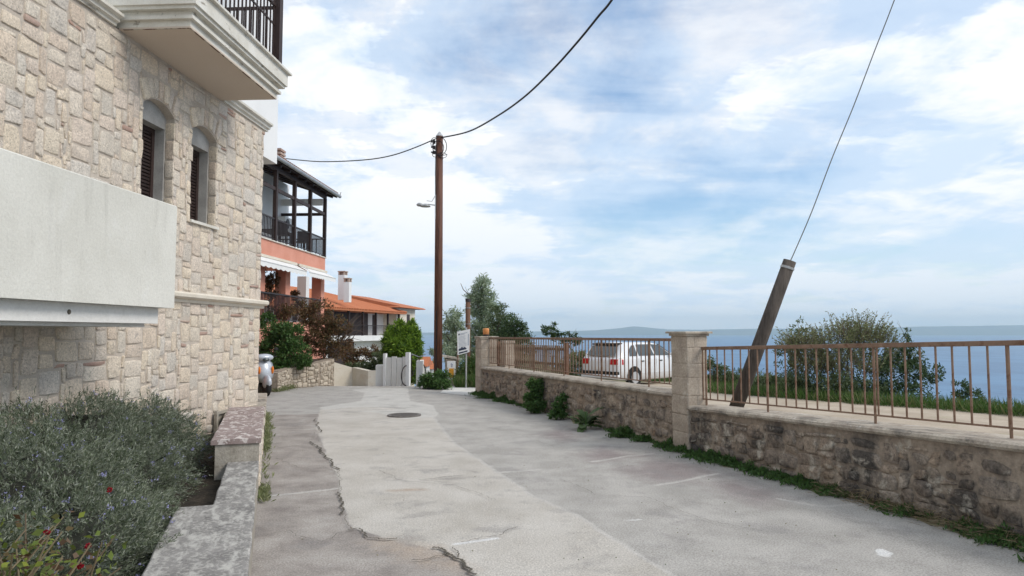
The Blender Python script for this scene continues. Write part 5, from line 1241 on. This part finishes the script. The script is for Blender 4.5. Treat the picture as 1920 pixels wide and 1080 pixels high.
rw_ = MB().add([(-1.895+.0, -.60, 1.0), (-1.895, .60, 1.0), (-1.665, .54, 1.325), (-1.665, -.54, 1.325)], [(0, 1, 2, 3)]).build('rear_window', m_cglass, car); rw_.location = (-.025, 0, 0)
ws = MB().add([(1.08, -.66, .975), (1.08, .66, .975), (.46, .53, 1.34), (.46, -.53, 1.34)], [(0, 1, 2, 3)]).build('windscreen', m_cglass, car); ws.location = (.03, 0, .02)
sp = MB().hexa([(-1.72, -.52, 1.345), (-1.45, -.52, 1.385), (-1.45, .52, 1.385), (-1.72, .52, 1.345), (-1.74, -.52, 1.385), (-1.45, -.52, 1.415), (-1.45, .52, 1.415), (-1.74, .52, 1.385)]).build('spoiler', m_rub, car)
for s in (-1, 1):
    MB().hexa([(-1.99, s*.45, .72), (-1.99, s*.74, .72), (-1.74, s*.825, .72), (-1.8, s*.45, .72), (-1.975, s*.45, .90), (-1.965, s*.73, .90), (-1.74, s*.81, .90), (-1.8, s*.45, .90)]).build('tail_light', m_tail, car, bevel=.01)
bmp = MB().box(-2.01, -1.86, -.78, .78, .40, .50).build('bumper_strip', m_rub, car, bevel=.015)
MB().box(-2.012, -1.9, -.80, .80, .27, .40).build('rear_bumper', m_carp, car, bevel=.03)
MB().box(-1.992, -1.97, -.26, .26, .54, .65).build('number_plate', m_plate, car)
for s in (-1, 1):
    for x_ in (-.78, .22): MB().box(x_-.09, x_+.09, min(s*.822, s*.845), max(s*.822, s*.845), .80, .83).build('door_handle', m_rub, car, bevel=.005)
    b = MB(); b.tube([(-.97, s*.829, .93), (-.97, s*.834, .28)], .004, 4); b.tube([(-.02, s*.829, .93), (-.02, s*.834, .25)], .004, 4); b.tube([(.9, s*.829, .9), (.85, s*.834, .28)], .004, 4); b.build('door_gap', m_rub, car)
    MB().box(-1.0, .9, min(s*.832, s*.842), max(s*.832, s*.842), .42, .46).build('side_strip', m_carp, car)
    MB().ellipsoid((.78, s*.90, 1.02), (.07, .09, .06)).build('mirror', m_carp, car, True)
    for x_ in (-1.22, 1.25):
        b = MB().lathe([(.0, -.008), (.355, -.008), (.355, .0), (.0, .0)], (x_, s*.838, .31), 24, axis='y').build('wheel_arch', m_rub, car)
        yy = s*.75; wh = MB().lathe([(.2, -.09), (.28, -.1), (.295, -.06), (.295, .06), (.28, .1), (.2, .09)], (x_, s*.765, .295), 24, axis='y').build('wheel', m_rub, car, True)
        MB().lathe([(.0, -.004), (.06, -.004), (.07, .0), (.19, .004), (.19, -.02), (.0, -.02)], (x_, s*.865, .295), 20, axis='y').build('hubcap', m_hub, wh)
        hb = MB(); [hb.lathe([(.0, -.003), (.026, -.003), (.026, .003), (.0, .003)], (x_+.12*math.cos(a), s*.872, .295+.12*math.sin(a)), 8, axis='y') for a in np.linspace(0, 5.4, 7)]; hb.build('hubcap_holes', m_rub, wh)

# ============================================================ SCOOTER
sp0 = Vector((-6.66, 18.4, 0)); sc = thing('motor_scooter', 'silver motor scooter parked beyond the house corner, orange indicator showing', 'scooter', tuple(sp0), R(-52))
# local: x forward (towards the camera-right)
m_silv = surf('silver_paint', [(.52, .55, .60)], 1, .3, 0, 10, 0, spec=.6, metal=.2); m_oran = surf('orange_lens', [(.75, .20, .02)], 1, .3, 0, 10, 0)
for x_ in (.58, -.58):
    b = MB().lathe([(.12, -.06), (.19, -.065), (.235, -.04), (.235, .04), (.19, .065), (.12, .06)], (x_, 0, .235), 20, axis='y').build('wheel', m_rub, sc, True); MB().lathe([(.0, -.04), (.12, -.045), (.12, .045), (.0, .04)], (x_, 0, .225), 14, axis='y').build('rim', m_metal, b)
V = []; prof = [(.40, .34, .12), (.47, .46, .21), (.47, .64, .25), (.40, .82, .22), (.33, .93, .15)]
sh = MB(); V = []
for x_, z_, w_ in prof: V += [(x_-.05, -w_, z_), (x_+.04, -w_*.6, z_), (x_+.08, 0, z_), (x_+.04, w_*.6, z_), (x_-.05, w_, z_), (x_-.1, 0, z_)]
sh.add(V, [(i*6+j, i*6+(j+1) % 6, (i+1)*6+(j+1) % 6, (i+1)*6+j) for i in range(4) for j in range(6)]+[tuple(range(6)), tuple(24+j for j in reversed(range(6)))]).build('front_shield', m_silv, sc, True)
MB().ellipsoid((.60, 0, .36), (.24, .10, .19)).build('front_mudguard', m_silv, sc, True)
MB().ellipsoid((.34, 0, .98), (.17, .25, .10)).build('handlebar_cover', m_silv, sc, True)
MB().tube([(.3, -.34, 1.0), (.34, 0, .99), (.3, .34, 1.0)], .017, 8).build('handlebar', m_rub, sc)
for s in (-1, 1):
    MB().ellipsoid((.50, s*.17, .66), (.05, .035, .10)).build('indicator', m_oran, sc, True)
    mi_ = MB(); mi_.tube([(.32, s*.25, 1.0), (.34, s*.3, 1.16)], .007, 6); mi_.ellipsoid((.34, s*.31, 1.2), (.02, .06, .04)); mi_.build('mirror', m_rub, sc)
MB().ellipsoid((.50, 0, .93), (.05, .09, .05)).build('headlight', m_cglass, sc, True)
MB().box(-.1, .36, -.15, .15, .27, .33).build('footboard', m_rub, sc, bevel=.02)
MB().hexa([(-.1, -.12, .28), (-.1, .12, .28), (-.72, .14, .42), (-.72, -.14, .42), (-.14, -.13, .68), (-.14, .13, .68), (-.8, .14, .74), (-.8, -.14, .74)]).build('rear_body', m_silv, sc, bevel=.05)
MB().ellipsoid((-.42, 0, .76), (.38, .15, .07)).build('seat', m_rub, sc, True)
MB().box(-.84, -.79, -.1, .1, .62, .70).build('tail_light', m_tail, sc)

# ============================================================ LAVENDER / ROSEMARY SHRUBS
def lavender(label, base, blobs, nstem, seed):
    base = Vector(base); t_ = thing('lavender_shrub', label, 'shrub', tuple(base), 0, None); r = np.random.default_rng(seed)
    P_, Dd, TT = [], [], []; FP, FD = [], []
    tot = sum(b_[1][0]*b_[1][1]+b_[1][1]*b_[1][2]+b_[1][0]*b_[1][2] for b_ in blobs); stems = MB()
    for c_, rr in blobs:
        n = int(nstem*(rr[0]*rr[1]+rr[1]*rr[2]+rr[0]*rr[2])/tot)
        d_ = r.normal(size=(n, 3)); d_[:, 2] = np.abs(d_[:, 2])*.9-.25; d_ /= np.linalg.norm(d_, axis=1, keepdims=True)
        ro_ = np.array([1+.34*mn.noise(Vector((a[0]*2.6+seed, a[1]*2.6, a[2]*2.6)))+.22*mn.noise(Vector((a[0]*6, a[1]*6+seed, a[2]*6))) for a in d_])[:, None]
        o_ = np.array(c_)+d_*np.array(rr)*ro_*(.55+.45*r.random((n, 1))**.5)
        dirs = d_*.85+np.array([0, 0, .30])+r.normal(size=(n, 3))*.38; dirs /= np.linalg.norm(dirs, axis=1, keepdims=True)
        ln_ = r.uniform(.05, .14, (n, 1)); ln_[r.random(n) < .03] *= 2.4
        k = 15
        for j in range(k):
            f_ = (j+.5)/k; p_ = o_-np.array(base)+dirs*ln_*f_+np.array([0, 0, -.03])*f_*f_
            P_.append(p_); Dd.append(dirs*.9+r.normal(size=(n, 3))*.5)
        for j in range(k//3):
            f_ = j/(k//3); P_.append(o_-np.array(base)+dirs*ln_*f_); Dd.append(dirs)
        fl = r.random(n) < .04
        for j in range(9): FP.append((o_-np.array(base)+dirs*ln_*(.95))[fl]+r.normal(size=(fl.sum(), 3))*.009); FD.append(r.normal(size=(fl.sum(), 3)))
        for i in range(0, n, 160):
            a = Vector(o_[i])-base; stems.tube([a, a+Vector(dirs[i])*float(ln_[i, 0])*1.5], [.003, .0015], 3, caps=False)
    P_ = np.concatenate(P_); Dd = np.concatenate(Dd); leaves('foliage', P_, Dd, .026, .0055, m_lav, t_, r)
    leaves('flowers', np.concatenate(FP), np.concatenate(FD), .014, .010, m_lavfl, t_, r)
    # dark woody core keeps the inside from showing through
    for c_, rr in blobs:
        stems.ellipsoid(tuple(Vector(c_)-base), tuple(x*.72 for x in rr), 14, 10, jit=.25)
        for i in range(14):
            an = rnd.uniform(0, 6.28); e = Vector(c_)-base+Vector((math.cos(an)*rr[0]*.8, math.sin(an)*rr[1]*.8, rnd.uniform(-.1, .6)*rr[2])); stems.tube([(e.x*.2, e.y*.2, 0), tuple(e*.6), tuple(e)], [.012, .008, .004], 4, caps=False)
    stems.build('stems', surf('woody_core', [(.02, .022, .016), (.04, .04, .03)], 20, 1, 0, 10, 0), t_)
    return t_
lavender('large grey-green lavender shrub against the stone house wall behind the planter', (-3.9, 6.7, .15), [((-4.05, 6.5, .42), (.75, 1.1, .58)), ((-3.85, 7.3, .38), (.50, .8, .52)), ((-3.50, 6.1, .25), (.52, .8, .55)), ((-4.3, 5.4, .4), (.55, .9, .52))], 15000, 51)
lavender('large grey-green lavender shrub in the near left corner of the planter', (-3.1, 4.3, .15), [((-3.2, 4.5, .38), (.7, .85, .62)), ((-2.6, 4.1, .22), (.45, .7, .50)), ((-2.85, 5.0, .08), (.40, .6, .42)), ((-2.9, 3.3, .3), (.6, .7, .55)), ((-3.9, 4.0, .4), (.6, .9, .6))], 15000, 52)
# rose bush
ros = thing('rose_bush', 'red-flowered bush with yellowing leaves in the bottom left corner', 'bush', (-2.1, 2.8, .16)); r = np.random.default_rng(9); rp_ = random.Random(9)
st_m = MB(); P_, Dd = [], []
for k_ in range(64):
    a = Vector((rp_.uniform(-.25, .25), rp_.uniform(-.3, .3), -.02)); e = Vector((rp_.uniform(-.55, .45), rp_.uniform(-.5, .5), rp_.uniform(.35, .70))); m_ = a.lerp(e, .5)+Vector((rp_.uniform(-.06, .06), rp_.uniform(-.06, .06), .08))
    st_m.tube([a, m_, e], [.008, .005, .003], 5, caps=False)
    for j in range(38):
        f_ = .25+.75*rp_.random(); p_ = (a*(1-f_)+e*f_)+Vector((rp_.gauss(0, .05), rp_.gauss(0, .05), rp_.gauss(0, .045))); P_.append(p_); Dd.append((rp_.gauss(0, 1), rp_.gauss(0, 1), rp_.gauss(0, .6)))
st_m.build('stems', m_straw, ros); leaves('foliage', P_, Dd, .034, .023, m_yleaf, ros, r)
for px, py, Y in ((206, 918, 3.1), (88, 998, 2.9), (150, 1062, 2.75), (166, 1024, 2.9)):
    c_ = at(px, py, Y)-Vector((-2.1, 2.8, .16)); PP, DD = blob(r, tuple(c_), (.007, .007, .006), 40, .3); leaves('flower', PP, DD, .008, .010, m_red, ros, r)

# ============================================================ PLANTS AT THE FOOT OF THE RIGHT WALL
def wallplant(name, label, px, py, blobs, dens, ll, lw_, mat, seed, cat='plant'):
    g_ = G(px, py); return tree(name, label, cat, (g_.x, g_.y, 0), (g_.x, g_.y+.02, .25), .008, [B(*b_) for b_ in blobs], dens, ll, lw_, mat, seed, shell=.2, lv=1)
y1_ = G(1000, 775).y
wallplant('wall_shrub', 'tall leafy weed climbing the farther wall, leftmost of the wall plants', 1002, 774, [(1003, 722, y1_+.25, 14, 12), (1000, 745, y1_+.15, 16, 12), (1003, 764, y1_, 20, 12), (1012, 735, y1_+.2, 9, 9)], 6500, .05, .022, m_green, 61)
y2_ = G(1050, 787).y
wallplant('wall_shrub', 'leafy weed with pale flowers at the wall foot, left of the big-leaved plant', 1050, 786, [(1055, 745, y2_+.2, 9, 10), (1050, 765, y2_+.1, 14, 11), (1048, 778, y2_, 17, 9)], 7500, .045, .02, m_green, 62)
# big leaved plant
g_ = G(1098, 806); bl_ = thing('broad_leaf_plant', 'dark plant with broad rounded leaves at the foot of the farther wall', 'plant', (g_.x, g_.y, 0)); rp_ = random.Random(12)
def bigleaf(mb, a, d_, ln, wd, droop, mi=0):
    a = Vector(a); d_ = Vector(d_).normalized(); s_ = d_.cross(Vector((0, 0, 1))).normalized(); V_ = []; n = 7
    for i in range(n+1):
        f_ = i/n; c_ = a+d_*ln*f_+Vector((0, 0, -droop*ln*f_*f_)); w_ = wd*math.sin(math.pi*min(1, f_*.93+.04))**.7/2
        cu = .25*w_+.01*math.sin(f_*20)
        V_ += [tuple(c_-s_*w_+Vector((0, 0, cu))), tuple(c_), tuple(c_+s_*w_+Vector((0, 0, cu)))]
    mb.add(V_, [(i*3+j, i*3+j+1, (i+1)*3+j+1, (i+1)*3+j) for i in range(n) for j in range(2)], mi)
for k_ in range(22):
    an = rp_.uniform(0, 6.28); up__ = rp_.uniform(-.05, 1.3); mb_ = MB(); z_ = rp_.uniform(.03, .22)
    bigleaf(mb_, (.04*math.cos(an), .04*math.sin(an), z_), (math.cos(an), math.sin(an)*.8, up__), rp_.uniform(.2, .36), rp_.uniform(.12, .2), rp_.uniform(.2, .5)); mb_.build('leaf', m_dgreen, bl_, True)
MB().tube([(0, 0, 0), (.01, 0, .15), (0, 0, .3)], [.015, .012, .006], 6).build('stem', m_green, bl_)
y3_ = G(1163, 820).y
wallplant('weed_tuft', 'small spiky weed right of the broad-leaved plant', 1163, 821, [(1163, 813, y3_, 14, 7)], 9000, .06, .012, m_green, 63)
# running weeds along the wall foot (uncountable)
P_ = []; D2 = []; r = np.random.default_rng(77)
def dens(s):
    return interp(s, [4.2, 5.2, 5.8, 6.3, 6.9, 7.4, 8.0, 8.6, 9.4, 10.6, 11.6, 12.2, 12.8, 14, 15.6, 16.5, 17.5, 18.2, 19.3, 19.9], [.9, 1.0, 1.0, .45, .3, .5, .6, .8, 1, 1, .8, .25, .1, .0, .0, .4, .7, .7, 1., .8])
cnt = 0
while cnt < 26000:
    s = 4.2+15.7*r.random()**1.25; dn = dens(s)*max(.04, .35+1.7*mn.noise(Vector((s*2.4, 1, 4)))+.9*mn.noise(Vector((s*8, 1, 4))))
    if r.random() > dn: continue
    wdt = .05+.13*dn; xl = -abs(r.normal())*wdt-.01; cl_ = max(.15, .8+1.6*mn.noise(Vector((s*5.5, 9, 4)))); h_ = (.02+.17*dn*cl_)*r.random()*math.exp(xl*6)
    p_ = rw(xl, s, h_); P_.append(p_); D2.append((r.normal()*.6, r.normal()*.6, .7)); cnt += 1
tag(leaves('weeds', P_, D2, .05, .016, m_grass if False else m_green, None, r), kind='stuff')
P_ = []; D2 = []
for _ in range(1800):
    s = 4.6+r.random()*3.2; p_ = rw(-abs(r.normal())*.10-.02, s, abs(r.normal())*.05); P_.append(p_); D2.append((r.normal(), r.normal(), .4*r.random()))
tag(leaves('dry_grass', P_, D2, .11, .006, m_straw, None, r), kind='stuff')
P_ = []; D2 = []
def lowp(s, xl, z): 
    d_ = Vector((-math.sin(LW), math.cos(LW), 0)); n_ = Vector((math.cos(LW), math.sin(LW), 0)); return Vector((cb.x, cb.y, 0))+d_*s+n_*xl+Vector((0, 0, z))
for s0_, s1_, n in ((-.5, .1, 260), (2.5, 5.5, 900), (5.5, 7.0, 300), (.2, 2.5, 100)):
    for _ in range(n):
        p_ = lowp(r.uniform(s0_, s1_), .02+abs(r.normal())*.05, abs(r.normal())*.03); P_.append(p_); D2.append((r.normal()*.5, r.normal()*.5, .6))
for _ in range(1500):
    f_ = r.random(); p_ = ga.lerp(gb_, f_)+Vector((r.normal()*.1, -.12+r.normal()*.08, abs(r.normal())*.05)); P_.append(p_); D2.append((r.normal()*.5, r.normal()*.5, .8))
tag(leaves('kerb_weeds', P_, D2, .06, .014, m_spring, None, r), kind='stuff')
# bush round the pole foot
tree('bush', 'dark green weedy bush around the foot of the utility pole', 'bush', tuple(G(815, 728)), tuple(G(815, 728)+Vector((0, 0, .3))), .02,
     [B(812, 712, 20.3, 20, 14), B(830, 708, 20.5, 14, 18), B(800, 720, 20.2, 14, 8), B(826, 722, 20.0, 22, 7)], 3800, .07, .022, m_green, 71, lv=1)
tree('bush', 'pale straggly bush behind the stone pier and notice board', 'bush', at(840, 705, 24), at(840, 680, 24), .02,
     [B(838, 655, 24, 14, 14), B(850, 675, 24, 12, 10), B(812, 668, 25, 8, 14)], 1500, .07, .02, m_euc, 72, lv=1)
P_ = []
for _ in range(5000):
    px = r.uniform(855, 900); g_ = at(px, 715, r.uniform(20.6, 23.5)); P_.append((g_.x, g_.y, -.05))
grass('gap_grass', P_, .3, .014, m_grass, 8)
# small stones and litter on the road
peb = MB(); rp_ = random.Random(2)
for _ in range(110):
    px, py = rp_.uniform(440, 1700), rp_.uniform(745, 1075); g_ = G(px, py)
    if g_.x > wallx(g_.y)-.15 or g_.x < -2.2-(g_.y-7)*.345: continue
    s_ = rp_.uniform(.002, .007); peb.ellipsoid((g_.x, g_.y, .012+s_*.3), (s_, s_*rp_.uniform(.6, 1.3), s_*.6), 6, 4)
tag(peb.build('pebbles', m_earth), kind='stuff')
